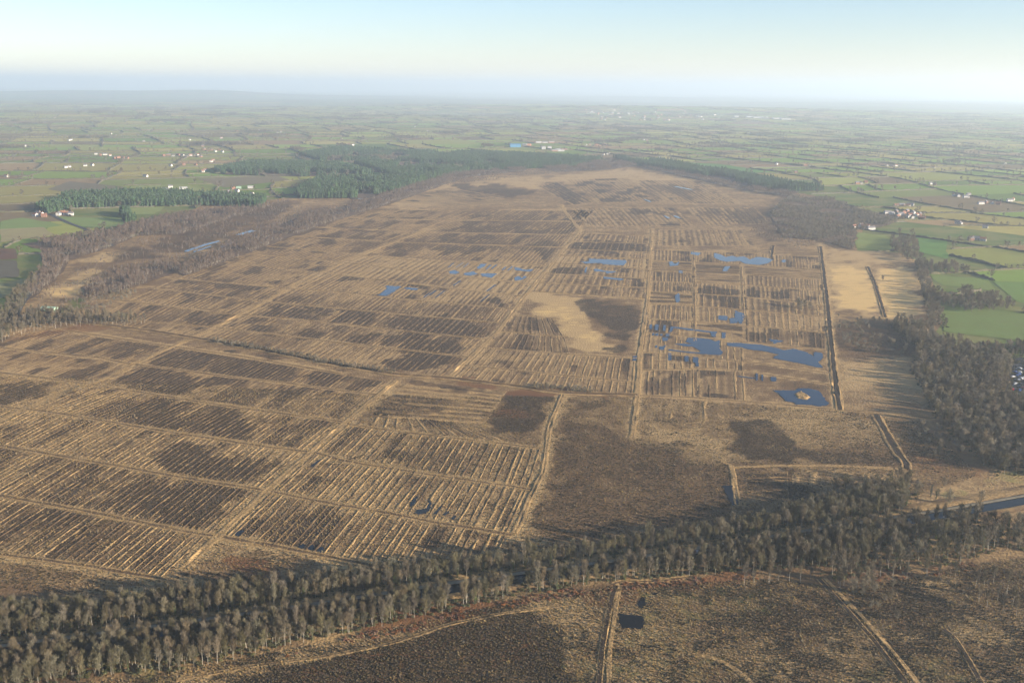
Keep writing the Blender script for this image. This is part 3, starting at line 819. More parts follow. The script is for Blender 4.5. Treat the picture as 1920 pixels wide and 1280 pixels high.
for pts, lab in [([(345, 471), (380, 459), (412, 451), (413, 453), (383, 462), (350, 473)], 'pale water streak on the left of the moss'),
                 ([(362, 472), (395, 461), (396, 463), (364, 474)], 'second thin water streak on the left of the moss'),
                 ([(412, 463), (440, 453), (441, 456), (416, 465)], 'short pale water streak beside the long streak'),
                 ([(440, 441), (470, 432), (482, 433), (455, 441)], 'pale water streak nearest the conifers'),
                 ([(655, 369), (682, 368), (680, 374), (656, 373)], 'pale pool at the edge of the conifer wood'),
                 ([(1262, 350), (1270, 350), (1300, 356), (1292, 356)], 'faint water streaks at the far end'),
                 ([(1206, 374), (1210, 374), (1222, 379), (1218, 379)], 'faint water patch in the far cuttings'),
                 ([(1244, 405), (1248, 405), (1257, 410), (1252, 410)], 'grey water strip in the far cuttings'),
                 ([(1262, 405), (1268, 405), (1278, 410), (1272, 410)], 'paler water strip in the far cuttings')]:
    pond(pts, lab, 1.0, 0.5)

# ------------------------------------------------------------------ peat cuttings: troughs and grassy ridges
PONDPOLY = [np.array(p) for p in PONDS]
def in_pond(px, py):
    r = np.zeros(px.shape, bool)
    for p in PONDPOLY:
        mk = (px > p[:, 0].min()) & (px < p[:, 0].max()) & (py > p[:, 1].min()) & (py < p[:, 1].max())
        if mk.any():
            r[mk] |= inpoly(px[mk], py[mk], p)
    return r

n_field = 0
def cutting(q, mode='v', sp=7.5, tone=0.25, width=0.34, inset=0.03, slant=0.0, gap=0.17, label=None, pale=0.0, fill=1.0):
    """one block of cut peat; q = ground corners top-left, top-right, bottom-right, bottom-left"""
    global n_field
    n_field += 1
    seed = n_field * 7
    rg = np.random.default_rng(seed)
    A0, B0, C0, D0 = [np.asarray(p, float) for p in q]
    if mode == 'h':
        A0, B0, C0, D0 = A0, D0, C0, B0
    def bl(u, v):
        u = np.asarray(u)[..., None]; v = np.asarray(v)[..., None]
        return (A0 * (1 - u) + B0 * u) * (1 - v) + (D0 * (1 - u) + C0 * u) * v
    Wd = 0.5 * (np.linalg.norm(B0 - A0) + np.linalg.norm(C0 - D0))
    Ln = 0.5 * (np.linalg.norm(D0 - A0) + np.linalg.norm(C0 - B0))
    # perpendicular spacing
    e1 = (D0 + C0 - A0 - B0); e1 /= np.linalg.norm(e1)
    e2 = (B0 - A0 + C0 - D0) * 0.5
    perp = abs(e2[0] * e1[1] - e2[1] * e1[0])
    n = max(3, int(round(perp / sp)))
    # floor sheet: two columns of points to every strip, so that growth follows the strips
    js = rg.normal(0, 0.11, n)
    thr = rg.uniform(0.50, 0.82) - 0.25 * (tone - 0.25)
    def strip_cover(u, v, P):
        si = np.clip((u * n).astype(int), 0, n - 1)
        Ps = bl(u, np.clip(v + js[si], 0, 1))
        px, py = PX(Ps[:, 0], Ps[:, 1])
        c = cover(px, py, Ps[:, 0], Ps[:, 1], False)
        seg_dark = sstep(thr, thr + 0.10, vn(v * Ln / 46, si * 0.45 + 3.1, seed + 9)) * (0.55 + 0.3 * vn(v * Ln / 60, si * 0.2, seed + 10))
        c['dark'] = np.maximum(c['dark'], seg_dark * (1.0 if pale <= 0.2 else 0.4))
        return c
    kv = 30
    ucol = np.clip(np.arange(2 * n + 1) / (2.0 * n), 0, 1) * (1 - 2 * inset) + inset
    uu, vv = np.meshgrid(ucol, np.linspace(inset, 1 - inset, kv))
    Pf = bl(uu.ravel(), vv.ravel())
    px, py = PX(Pf[:, 0], Pf[:, 1])
    ct = cover(px, py, Pf[:, 0], Pf[:, 1])
    c = strip_cover(np.clip(uu.ravel() + 0.25 / n, 0, 0.999), vv.ravel(), Pf)
    trough = np.tile((np.arange(2 * n + 1) % 2 == 0).astype(float), kv)
    edge = np.minimum.reduce([uu.ravel() - inset, 1 - inset - uu.ravel(), vv.ravel() - inset, 1 - inset - vv.ravel()])
    c['dark'] = np.clip(np.maximum(c['dark'], 0.7 * tone * (0.4 + 1.1 * fbm(Pf[:, 0] / 40, Pf[:, 1] / 40, seed, 2))) + (0.16 if py.mean() > 600 else 0.34) * trough, 0, 1) * sstep(-0.005, 0.03, edge)
    c['pale'] = np.maximum(np.maximum(c['pale'], ct['pale']), (pale + 0.26) * (1 - 0.6 * trough))
    k1, k2 = kv, 2 * n + 1
    i = np.arange(k1 * k2).reshape(k1, k2)
    f = np.stack([i[1:, :-1], i[1:, 1:], i[:-1, 1:], i[:-1, :-1]], -1).reshape(-1, 4)
    V = np.column_stack([Pf, np.full(k1 * k2, 0.05)])
    a_ = V[f[0]]
    if np.cross(a_[1] - a_[0], a_[2] - a_[0])[2] < 0: f = f[:, ::-1]
    root = obj('peat_cutting', mesh('peat_cutting', V, f, [M['heath']], c), kind='structure', label=label or 'block of parallel peat trenches and grassy ridges')
    cpx, cpy = px.mean(), py.mean()
    if cpy < 640: width = width * 1.3
    hk = 1.0 if cpy > 750 else 0.6
    single = cpy > 765
    seg = max(6, min(70, int(Ln / (2.4 if cpy > 700 else 4.5))))
    allV, allF, allD, base = [], [], [], 0
    rs = np.array([r for r in range(n) if rg.random() <= fill])
    m_ = len(rs)
    v1 = np.linspace(inset * 1.2, 1 - inset * 1.2, seg)
    v = np.tile(v1, m_); rr_ = np.repeat(rs.astype(float), seg)
    per = lambda f_: np.repeat(f_, seg)
    u0 = per((rs + 0.5 + (rg.random(m_) - 0.5) * 0.35) / n)
    strength = per(0.30 + 0.70 * rg.random(m_))
    wob = (vn(v * Ln / 14, rr_ * 1.7, seed) - 0.5) * 0.14 / n
    hw = width * 0.5 / n * (0.10 + 1.35 * vn(v * Ln / 4.2, rr_ * 2.3, seed + 1)) * per(0.75 + 0.5 * rg.random(m_))
    hw = hw * sstep(gap - 0.1, gap + 0.1, vn(v * Ln / 22, rr_ * 3.1, seed + 2))
    u = np.clip(u0 + wob + slant * (v - 0.5), inset, 1 - inset)
    Q0 = bl(u - hw, v); Q1 = bl(u - hw * 0.5, v); Q2 = bl(u + hw * 0.5, v); Q3 = bl(u + hw, v)
    hgt = hk * (0.09 + 0.25 * vn(v * Ln / 5, rr_ * 5.3, seed + 3)) * sstep(0, 0.3, hw * n / width * 2)
    pxc, pyc = PX(Q1[:, 0], Q1[:, 1])
    cv = strip_cover(np.clip(u, 0, 0.999), v, Q1)
    wet = in_pond(pxc, pyc)
    hgt = np.where(wet, -0.2, hgt)
    dk = np.clip(cv['dark'] * 1.05 - 0.15 + 0.9 * (1 - strength) + 0.7 * (vn(v * Ln / 18, rr_ * 1.3, seed + 4) - 0.4) + tone * 0.25, -0.2, 0.74)
    VV = np.stack([np.column_stack([Q0, np.full(len(v), 0.04)]), np.column_stack([Q1, 0.06 + hgt]), np.column_stack([Q2, 0.06 + hgt * 0.9]), np.column_stack([Q3, np.full(len(v), 0.04)])], 1).reshape(m_, seg * 4, 3)
    DD = np.repeat(dk, 4).reshape(m_, seg * 4)
    wet = wet.reshape(m_, seg); hwm = hw.reshape(m_, seg)
    j = np.arange(seg * 4).reshape(seg, 4)
    F0 = np.stack([j[:-1, :-1], j[:-1, 1:], j[1:, 1:], j[1:, :-1]], -1).reshape(seg - 1, 3, 4)
    for r in range(m_):
        keep = ~(wet[r, :-1] | wet[r, 1:] | ((hwm[r, :-1] < 1e-5) & (hwm[r, 1:] < 1e-5)))
        F = F0[keep].reshape(-1, 4)
        if len(F) == 0: continue
        V = VV[r]; D = DD[r]
        a_ = V[F[len(F) // 2]]
        if np.cross(a_[1] - a_[0], a_[2] - a_[0])[2] < 0: F = F[:, ::-1]
        if single:
            obj('grass_ridge', mesh('grass_ridge', V, F, [M['ridge']], {'dark': D}), parent=root)
        else:
            allV.append(V); allF.append(F + base); allD.append(D); base += len(V)
    if allV:
        obj('grass_ridges', mesh('grass_ridges', np.vstack(allV), np.vstack(allF), [M['ridge']], {'dark': np.concatenate(allD)}), parent=root, kind='stuff')
    return root

def block(rows, W, E, **kw):
    par = kw.pop('per', {})
    for a, b in zip(rows[:-1], rows[1:]):
        p = dict(kw); p.update(par.get(a, {}))
        q = [isect(L[a], W), isect(L[a], E), isect(L[b], E), isect(L[b], W)]
        if any(x is None for x in q):
            continue
        cutting(q, **p)

C0 = L['C1'] + np.array([-226.0, 0.0])
block(['L2', 'L3', 'L4', 'L5', 'L6', 'L7', 'L8'], L['C1'], L['T1'], tone=0.22, sp=4.1,
      per={'L2': dict(tone=0.45), 'L4': dict(tone=0.35), 'L6': dict(tone=0.4, sp=3.9), 'L7': dict(tone=0.45)})
block(['L2', 'L3', 'L4', 'L5', 'L6', 'L7'], C0, L['C1'], tone=0.22, sp=4.0)
TW = L['T3']
q = [isect(L['L1'], L['T1']) + np.array([6, -10]), g1((958, 732)), g1((915, 797)), g1((668, 783))]
cutting(q, 'h', 11.0, 0.35, 0.55, gap=0.02, label='block of long level peat ridges below the tramway')
cutting([g1((690, 772)), g1((905, 798)), g1((1015, 836)), g1((655, 796))], 'v', 6.5, 0.35)
block(['M1', 'L5', 'L6', 'L7'], L['T1'], L['T3'], sp=5.0, tone=0.28, per={'L5': dict(tone=0.18, sp=4.7), 'L6': dict(tone=0.22, sp=4.7)})
block(['L1', 'U1', 'U2', 'U3', 'U4', 'U5', 'U6', 'U7', 'U8', 'U9', 'U10', 'U11'][::-1], L['C1'], L['T2'], sp=5.8, tone=0.2,
      per={'U2': dict(tone=0.3), 'U3': dict(tone=0.35), 'U6': dict(pale=0.3, sp=9), 'U7': dict(pale=0.35, sp=9), 'U5': dict(pale=0.15), 'U9': dict(tone=0.4), 'U10': dict(tone=0.45)})
block(['L1', 'U1', 'U2', 'U3', 'U4', 'U5', 'U6', 'U7', 'U8', 'U9', 'U10', 'U11'][::-1], L['CW'], L['C1'], sp=5.8, tone=0.28)
block(['E2', 'E1', 'L1'], L['T2'], L['T4'], sp=5.8, tone=0.28)
block(['E4', 'E3', 'E2'], L['T2'], gpoly([(1030, 585), (1062, 632), (1075, 668)]), sp=5.8, tone=0.4)
block(['E12', 'E11', 'E10', 'E9', 'E8', 'E7', 'E6', 'E5'], L['T2'], L['T4'], sp=8.5, tone=0.25, per={'E11': dict(tone=0.75), 'E9': dict(pale=0.3), 'E8': dict(pale=0.2)})
for a, b in [('X11', 'X10'), ('X10', 'X9'), ('X9', 'X8'), ('X8', 'X7'), ('X7', 'X6'), ('X6', 'X5'), ('X5', 'X4'), ('X4', 'X3'), ('X3', 'X2'), ('X2', 'X1')]:
    for W, E in [(L['T4'], L['XB']), (L['XB'], L['XC']), (L['XC'], L['T5'])]:
        if a in ('X3', 'X2', 'X4', 'X5') and W is L['XC'] and a in ('X4', 'X3', 'X2'):
            continue
        qq = [isect(L[a], W), isect(L[a], E), isect(L[b], E), isect(L[b], W)]
        if any(x is None for x in qq): continue
        cutting(qq, 'h' if random.random() < 0.25 else 'v', random.choice([4.6, 5.4, 6.2, 7]), random.choice([0.1, 0.15, 0.2, 0.3]), 0.36, gap=0.30, fill=0.9)
cutting([g1((1245, 748)), g1((1372, 754)), g1((1372, 792)), g1((1240, 785))], 'v', 12, 0.1, 0.3, gap=0.3, fill=0.8)
cutting([g1((1480, 884)), g1((1650, 886)), g1((1640, 915)), g1((1480, 908))], 'v', 9, 0.35, 0.4, gap=0.3, fill=0.8)
cutting([g1((1395, 884)), g1((1480, 882)), g1((1480, 920)), g1((1398, 925))], 'h', 6, 0.5, 0.35, gap=0.35, fill=0.7)
for q in [[(1000, 348), (1045, 340), (1120, 382), (1075, 386)], [(1058, 336), (1180, 332), (1258, 380), (1118, 382)], [(1185, 336), (1320, 338), (1400, 385), (1262, 384)],
          [(1062, 390), (1270, 388), (1310, 425), (1094, 426)], [(1280, 388), (1420, 388), (1450, 420), (1318, 425)], [(1230, 430), (1400, 430), (1420, 462), (1228, 462)],
          [(700, 378), (840, 350), (1000, 378), (860, 388)]]:
    cutting([g1(p) for p in q], 'v', 9.0, 0.25, 0.5, gap=0.3, fill=0.75, label='far block of slanting peat trenches')

# ------------------------------------------------------------------ canal
TOW = gpoly([(-260, 1246), (0, 1212), (200, 1187), (400, 1160), (560, 1138), (740, 1110), (830, 1096), (900, 1086), (1030, 1068), (1160, 1051), (1290, 1031), (1430, 1009),
             (1560, 988), (1660, 973), (1760, 958), (1840, 944), (1920, 930), (2150, 893)])
ribbon('canal', TOW, [(-10.0, 0, 0), (-1.6, 0, 0)], M['canal_water'], 6, 0.5, 0.32, label='dark canal between two belts of bare trees')
ribbon('towpath', TOW, [(-1.6, 0.45, 0), (0, 0.5, 0), (1.3, 0.42, 0), (2.2, 0.0, 0)], M['towpath'], 4, 0.15, 0.1, label='pale towpath along the far bank of the canal')
ribbon('canal_bank', TOW, [(-15.5, 0, .7), (-13, .7, .6), (-11, .8, .3), (-9.7, .2, .8)], M['ridge'], 4, 0.5, 0.1, label='grassy near bank of the canal', hn=0.4)
ribbon('grass_verge', TOW, [(2.0, 0.3, .3), (5, 0.5, 0.2), (9, .3, .5), (13, 0, .5)], M['ridge'], 4, 0.5, 0.1, label='grassy verge beyond the towpath', hn=0.4)

# woodland floors
def floor_sheet(pts, z, mat='wood_floor', name='woodland_floor', label=None, jag=3.0):
    P = gpoly(pts); Q = resample(np.vstack([P, P[:1]]), 12.0)[:-1]
    Q = Q + np.stack([vn(Q[:, 0] / 20, Q[:, 1] / 20, 61) - .5, vn(Q[:, 0] / 20, Q[:, 1] / 20, 62) - .5], 1) * 2 * jag
    V = np.column_stack([Q, np.full(len(Q), z)])
    a = 0.5 * np.sum(Q[:, 0] * np.roll(Q[:, 1], -1) - np.roll(Q[:, 0], -1) * Q[:, 1])
    f = list(range(len(Q)))
    if a < 0: f = f[::-1]
    return obj(name, mesh(name, V, [f], [M[mat]]), kind='structure', label=label)

# ------------------------------------------------------------------ farmland: fields and hedges
FROT = 0.30
cF, sF = math.cos(FROT), math.sin(FROT)
def warp(P):
    x, y = P[:, 0], P[:, 1]
    X = cF * x - sF * y; Y = sF * x + cF * y
    X2 = X + (fbm(X / 700, Y / 700, 71, 2) - 0.5) * 260
    Y2 = Y + (fbm(X / 700, Y / 700, 72, 2) - 0.5) * 260
    return np.stack([X2, Y2], 1)
CELLS, LINES = [], []
def split(x0, x1, y0, y1, depth=0):
    c = warp(np.array([[(x0 + x1) / 2, (y0 + y1) / 2]]))[0]
    w, h = x1 - x0, y1 - y0
    r = math.hypot(w, h) * 0.75
    if c[1] < 500 - r or abs(c[0]) > 0.62 * max(c[1], 0) + 260 + r or c[1] > 12500 + r:
        return
    tgt = 132 + 0.018 * max(c[1], 0)
    rr = random.random()
    if max(w, h) < tgt * (0.9 + 0.9 * rr) or (w * h < tgt * tgt * 0.8):
        CELLS.append((x0, x1, y0, y1)); return
    f = 0.35 + 0.3 * random.random()
    if w > h * (0.8 + 0.5 * random.random()):
        xm = x0 + w * f
        LINES.append(((xm, y0), (xm, y1)))
        split(x0, xm, y0, y1, depth + 1); split(xm, x1, y0, y1, depth + 1)
    else:
        ym = y0 + h * f
        LINES.append(((x0, ym), (x1, ym)))
        split(x0, x1, y0, ym, depth + 1); split(x0, x1, ym, y1, depth + 1)
random.seed(21)
for a in range(-7, 8):
    for b in range(0, 7):
        split(a * 2200 - 1000, a * 2200 + 1200, b * 2200 - 300, b * 2200 + 1900)

NOFIELD = [BOG]
FCOLS = [(0.075, 0.140, 0.026), (0.095, 0.165, 0.034), (0.060, 0.112, 0.024), (0.125, 0.165, 0.045), (0.150, 0.165, 0.055), (0.085, 0.125, 0.034),
         (0.115, 0.098, 0.055), (0.092, 0.076, 0.046), (0.150, 0.132, 0.070), (0.080, 0.075, 0.042)]
FW = [16, 18, 10, 18, 18, 10, 6, 4, 4, 4]
MEADOWS = [  # the fields one can tell apart beside the moss
 ([(1738, 514), (1855, 523), (1868, 545), (1764, 535)], (0.125, 0.165, 0.042), 'green meadow with a slanting end right of the straw fields'),
 ([(1864, 527), (1990, 532), (1990, 582), (1905, 566)], (0.105, 0.165, 0.036), 'bright green field at the right edge beside the moss'),
 ([(1762, 572), (1840, 580), (1880, 582), (1990, 600), (1990, 640), (1900, 636), (1768, 622)], (0.110, 0.150, 0.040), 'wide rough green field left of the wood clump'),
 ([(1752, 629), (1805, 632), (1808, 655), (1764, 655)], (0.165, 0.165, 0.052), 'small yellow green field above the big wood'),
 ([(1608, 436), (1664, 442), (1672, 470), (1606, 466)], (0.150, 0.180, 0.045), 'yellow green field touching the far corner of the moss'),
 ([(1718, 446), (1776, 452), (1775, 486), (1728, 474)], (0.085, 0.165, 0.036), 'bright green paddock right of the bare copse'),
 ([(0, 415), (40, 408), (118, 422), (80, 428), (0, 430)], (0.140, 0.190, 0.055), 'pale green field beside the farm on the left'),
 ([(0, 430), (80, 426), (102, 441), (0, 455)], (0.230, 0.200, 0.090), 'straw green field below the farm on the left'),
 ([(104, 406), (226, 410), (240, 424), (160, 428), (120, 418)], (0.140, 0.185, 0.055), 'green pasture right of the lane on the left'),
 ([(232, 391), (310, 387), (290, 402), (240, 403)], (0.170, 0.200, 0.060), 'pale green glade in front of the conifer belt'),
 ([(90, 355), (130, 340), (230, 350), (288, 366), (150, 366)], (0.125, 0.105, 0.060), 'brown ploughed field behind the conifer belt'),
 ([(260, 350), (340, 345), (395, 358), (280, 366)], (0.180, 0.200, 0.060), 'yellow green field round the barns'),
 ([(370, 335), (520, 330), (545, 338), (420, 352)], (0.150, 0.125, 0.070), 'brown field left of the square plantation'),
 ([(-40, 468), (28, 466), (32, 486), (-40, 490)], (0.110, 0.065, 0.040), 'brown allotment strip at the left edge'),
 ([(-40, 490), (32, 488), (36, 520), (-40, 524)], (0.090, 0.080, 0.055), 'grey brown strip field at the left edge'),
 ([(-40, 545), (20, 528), (62, 520), (30, 550), (-40, 575)], (0.190, 0.185, 0.075), 'yellow green rough field at the left edge'),
 ([(1290, 305), (1350, 308), (1445, 322), (1420, 326), (1300, 316)], (0.080, 0.165, 0.040), 'long green field behind the right conifer strip'),
 ([(1000, 290), (1090, 291), (1130, 298), (1040, 300)], (0.120, 0.150, 0.050), 'green field in front of the factory'),
]
def sheet(name, pts, z, colr, label):
    P = gpoly(pts)
    Q = resample(np.vstack([P, P[:1]]), 10.0)[:-1]
    Q = Q + np.stack([vn(Q[:, 0] / 30, Q[:, 1] / 30, 64) - .5, vn(Q[:, 0] / 30, Q[:, 1] / 30, 65) - .5], 1) * 5
    a = 0.5 * np.sum(Q[:, 0] * np.roll(Q[:, 1], -1) - np.roll(Q[:, 0], -1) * Q[:, 1])
    f = list(range(len(Q)))
    if a < 0: f = f[::-1]
    obj(name, mesh(name, np.column_stack([Q, np.full(len(Q), z)]), [f], [M['field']], None, {'fcol': [(*colr, 1.0)]}), kind='structure', label=label)
for k, (pts, c, lab) in enumerate(MEADOWS):
    sheet('meadow', pts, 0.30 + 0.01 * k, c, lab)

def build_fields():
    V, F, C = [], [], []; base = 0
    for (x0, x1, y0, y1) in CELLS:
        per = []
        n = 6
        for i in range(n): per.append((x0 + (x1 - x0) * i / n, y0))
        for i in range(n): per.append((x1, y0 + (y1 - y0) * i / n))
        for i in range(n): per.append((x1 - (x1 - x0) * i / n, y1))
        for i in range(n): per.append((x0, y1 - (y1 - y0) * i / n))
        Q = warp(np.array(per))
        if Q[:, 1].min() < 300: continue
        px, py = PX(Q[:, 0], Q[:, 1])
        if inpoly(px, py, BOG).any(): continue
        z = hz(Q[:, 0], Q[:, 1]) + 0.2
        V.append(np.column_stack([Q, z])); F.append(list(range(base, base + len(Q)))); base += len(Q)
        c = np.array(random.choices(FCOLS, FW)[0]) * (1.0 + 0.4 * random.random()) * np.array([1.38, 1.08, 0.90])
        C.append((*c, 1.0))
    obj('farmland', mesh('farmland', np.vstack(V), F, [M['field']], None, {'fcol': C}), kind='structure', label='patchwork of green and brown fields beyond the moss')
build_fields()

HEDGE_PTS = []
def hedge_mesh(Q, rg, w=1.6, h=2.2):
    T = np.gradient(Q, axis=0); T /= np.linalg.norm(T, axis=1)[:, None] + 1e-9
    N = np.stack([-T[:, 1], T[:, 0]], 1)
    n = len(Q)
    hh = h * (0.6 + 0.9 * rg.random(n)); ww = w * (0.7 + 0.7 * rg.random(n))
    z = hz(Q[:, 0], Q[:, 1])
    V = np.stack([np.column_stack([Q + N * ww[:, None], z]), np.column_stack([Q + N * (ww * 0.7)[:, None], z + hh * 0.8]), np.column_stack([Q, z + hh * 1.1]),
                  np.column_stack([Q - N * (ww * 0.7)[:, None], z + hh * 0.75]), np.column_stack([Q - N * ww[:, None], z])], 1).reshape(-1, 3)
    i = np.arange(n * 5).reshape(n, 5)
    F = np.stack([i[:-1, :-1], i[:-1, 1:], i[1:, 1:], i[1:, :-1]], -1).reshape(-1, 4)
    return V, F
def build_hedges():
    rg = np.random.default_rng(5)
    cand = []
    for a, b in LINES:
        a = np.array(a, float); b = np.array(b, float)
        n = max(2, int(np.linalg.norm(b - a) / 14))
        Q = warp(a + (b - a) * np.linspace(0, 1, n)[:, None])
        px, py = PX(Q[:, 0], Q[:, 1])
        ok = ~inpoly(px, py, BOG) & (Q[:, 1] > 500) & (np.abs(Q[:, 0]) < 0.56 * Q[:, 1] + 150) & (Q[:, 1] < 11500)
        for pts, c, lab in MEADOWS:
            ok &= ~inpoly(px, py, pts)
        run = []
        for i in range(n):
            if ok[i]: run.append(i)
            if (not ok[i] or i == n - 1):
                # cut very long lines into hedges of one field each
                while len(run) >= 3:
                    part = run[:24]; run = run[23:]
                    cand.append(Q[part])
                    if len(part) < 24: break
                run = []
    cand.sort(key=lambda q: np.hypot(q[:, 0].mean(), q[:, 1].mean()))
    big = []
    nb = 0
    for k, Q in enumerate(cand):
        d = np.hypot(Q[:, 0].mean(), Q[:, 1].mean())
        Qm = Q + (rg.random(Q.shape) - 0.5) * 2.0
        if d < 5000 or k % 2 == 0:
            for p in Q:
                if rg.random() < (0.36 if d < 5000 else 0.45): HEDGE_PTS.append((p[0] + rg.normal() * 2, p[1] + rg.normal() * 2))
        if d < 2600: Qm = resample(Qm, 5.0); Qm = Qm + (rg.random(Qm.shape) - 0.5) * 1.2
        V, F = hedge_mesh(Qm, rg, 1.6 if d < 3000 else 2.4, 2.3 if d < 3000 else 3.0)
        if k < 280:
            hx, hy = PX(Q[:, 0].mean(keepdims=True), Q[:, 1].mean(keepdims=True)); hx = hx[0]; hy = hy[0]
            where = ('at the left edge' if hx < 150 else 'left of the conifers' if hx < 520 else 'behind the conifers' if hx < 1000 else 'round the factory' if hx < 1160 else
                     'behind the right conifer strip' if hx < 1480 else 'beyond the scrub wood' if hx < 1640 else 'round the right hamlet' if hx < 1780 else 'near the right edge')
            near_ = ', nearer fields' if hy > 420 else ', middle fields' if hy > 340 else ', farther fields'
            run_ = 'long' if len(Q) > 16 else 'short'
            lab = run_ + ' dark bare field hedge ' + where + near_
            obj('field_hedge', mesh('field_hedge', V, F, [M['hedge']]), label=lab, cat='hedge', group=lab + ' group')
        else:
            big.append((V, F))
    b = 0; VV = []; FF = []
    for V, F in big:
        VV.append(V); FF.append(F + b); b += len(V)
    obj('far_hedgerows', mesh('far_hedgerows', np.vstack(VV), np.vstack(FF), [M['hedge']]), kind='stuff', label='dark hedgerows of the far farmland', cat='hedgerows')
build_hedges()

# ------------------------------------------------------------------ trees
def tube(V, F, pts, rad, sides=5):
    b0 = len(V)
    for i, (p, r) in enumerate(zip(pts, rad)):
        p = np.array(p); d = np.array(pts[min(i + 1, len(pts) - 1)]) - np.array(pts[max(i - 1, 0)])
        d = d / (np.linalg.norm(d) + 1e-9)
        a = np.cross(d, [0.3, 0.9, 0.1]); a /= np.linalg.norm(a) + 1e-9
        b = np.cross(d, a)
        for k in range(sides):
            t = 2 * math.pi * k / sides
            V.append(p + r * (a * math.cos(t) + b * math.sin(t)))
    for i in range(len(pts) - 1):
        for k in range(sides):
            F.append((b0 + i * sides + k, b0 + i * sides + (k + 1) % sides, b0 + (i + 1) * sides + (k + 1) % sides, b0 + (i + 1) * sides + k))

def bare_tree(kind, seed, ntwig=900, twig_w=0.085, lod=0):
    rg = np.random.default_rng(seed)
    if kind == 'birch':
        h, cb, cw, up = 14.5, 0.40, 2.1, 0.75
    elif kind == 'alder':
        h, cb, cw, up = 13.0, 0.25, 2.6, 0.65
    elif kind == 'willow':
        h, cb, cw, up = 9.0, 0.10, 3.6, 0.5
    else:  # oak
        h, cb, cw, up = 13.0, 0.25, 5.0, 0.35
    tV, tF, lV, lF = [], [], [], []
    lean = rg.normal(0, 0.04, 2)
    stems = 1 if kind in ('birch', 'oak') and rg.random() < 0.7 else (2 if kind != 'willow' else 4)
    limbs = []
    for s in range(stems):
        off = rg.normal(0, 0.35, 2) * (stems > 1); ln = lean + rg.normal(0, 0.10, 2) * (stems > 1)
        zs = np.linspace(0, h * 0.9, 6)
        pts = [np.array([off[0] + ln[0] * z + 0.15 * math.sin(z * 0.6 + s), off[1] + ln[1] * z + 0.12 * math.cos(z * 0.5), z]) for z in zs]
        r0 = {'birch': 0.12, 'alder': 0.14, 'willow': 0.13, 'oak': 0.30}[kind] / (stems ** 0.3)
        tube(tV, tF, pts, np.linspace(r0, 0.03, 6), 5 if lod == 0 else 3)
        nl = (16 if lod == 0 else 8) // stems + 2
        for k in range(nl):
            t = cb + (0.95 - cb) * (k + rg.random()) / nl
            z = h * t * 0.92
            p = np.array([np.interp(z, zs, [q[0] for q in pts]), np.interp(z, zs, [q[1] for q in pts]), z])
            a = rg.random() * 6.283
            prof = math.sin(math.pi * min(max((t - cb) / (1.02 - cb), 0.04), 1) ** 0.75)
            L_ = cw * (0.45 + 0.75 * prof) * (0.75 + 0.5 * rg.random())
            d = np.array([math.cos(a), math.sin(a), up * (0.6 + 0.8 * rg.random())])
            e = p + d * L_ * 0.5; e2 = e + np.array([d[0] * 0.6, d[1] * 0.6, d[2] * 1.3]) * L_ * 0.5
            limbs.append((p, e, e2))
            if lod == 0: tube(lV, lF, [p, e, e2], [0.055, 0.035, 0.012], 3)
        limbs.append((pts[-3], pts[-2], pts[-1] + np.array([0, 0, h * 0.08])))
    cV, cF = [], []
    for k in range(ntwig):
        p, e, e2 = limbs[rg.integers(len(limbs))]
        t = rg.random() ** 0.7
        q = (p * (1 - 2 * t) + e * 2 * t) if t < 0.5 else (e * (2 - 2 * t) + e2 * (2 * t - 1))
        q = q + rg.normal(0, 0.45, 3)
        d = (e2 - p); d /= np.linalg.norm(d) + 1e-9
        d = d * 0.6 + rg.normal(0, 0.55, 3); d[2] += 0.45
        d /= np.linalg.norm(d) + 1e-9
        ln = (0.7 + 1.0 * rg.random()) * (1.0 if lod == 0 else 1.5)
        s = np.cross(d, rg.normal(0, 1, 3)); s /= np.linalg.norm(s) + 1e-9
        w = twig_w * (0.6 + 0.8 * rg.random())
        b = len(cV)
        cV += [q - s * w, q + s * w, q + d * ln]
        cF.append((b, b + 1, b + 2))
    return tV, tF, lV, lF, cV, cF

def leaf_blob(rg, n, c, r, size):
    V, F = [], []
    for k in range(n):
        d = rg.normal(0, 1, 3); d /= np.linalg.norm(d)
        p = np.array(c) + d * np.array(r) * (0.55 + 0.45 * rg.random())
        a = rg.normal(0, 1, 3); a = a - d * np.dot(a, d) * 0.6; a /= np.linalg.norm(a)
        b = np.cross(d, a) + d * 0.25 * rg.normal()
        s = size * (0.6 + 0.8 * rg.random())
        i = len(V)
        V += [p - a * s - b * s * 0.6, p + a * s - b * s * 0.6, p + b * s]
        F.append((i, i + 1, i + 2))
    return V, F

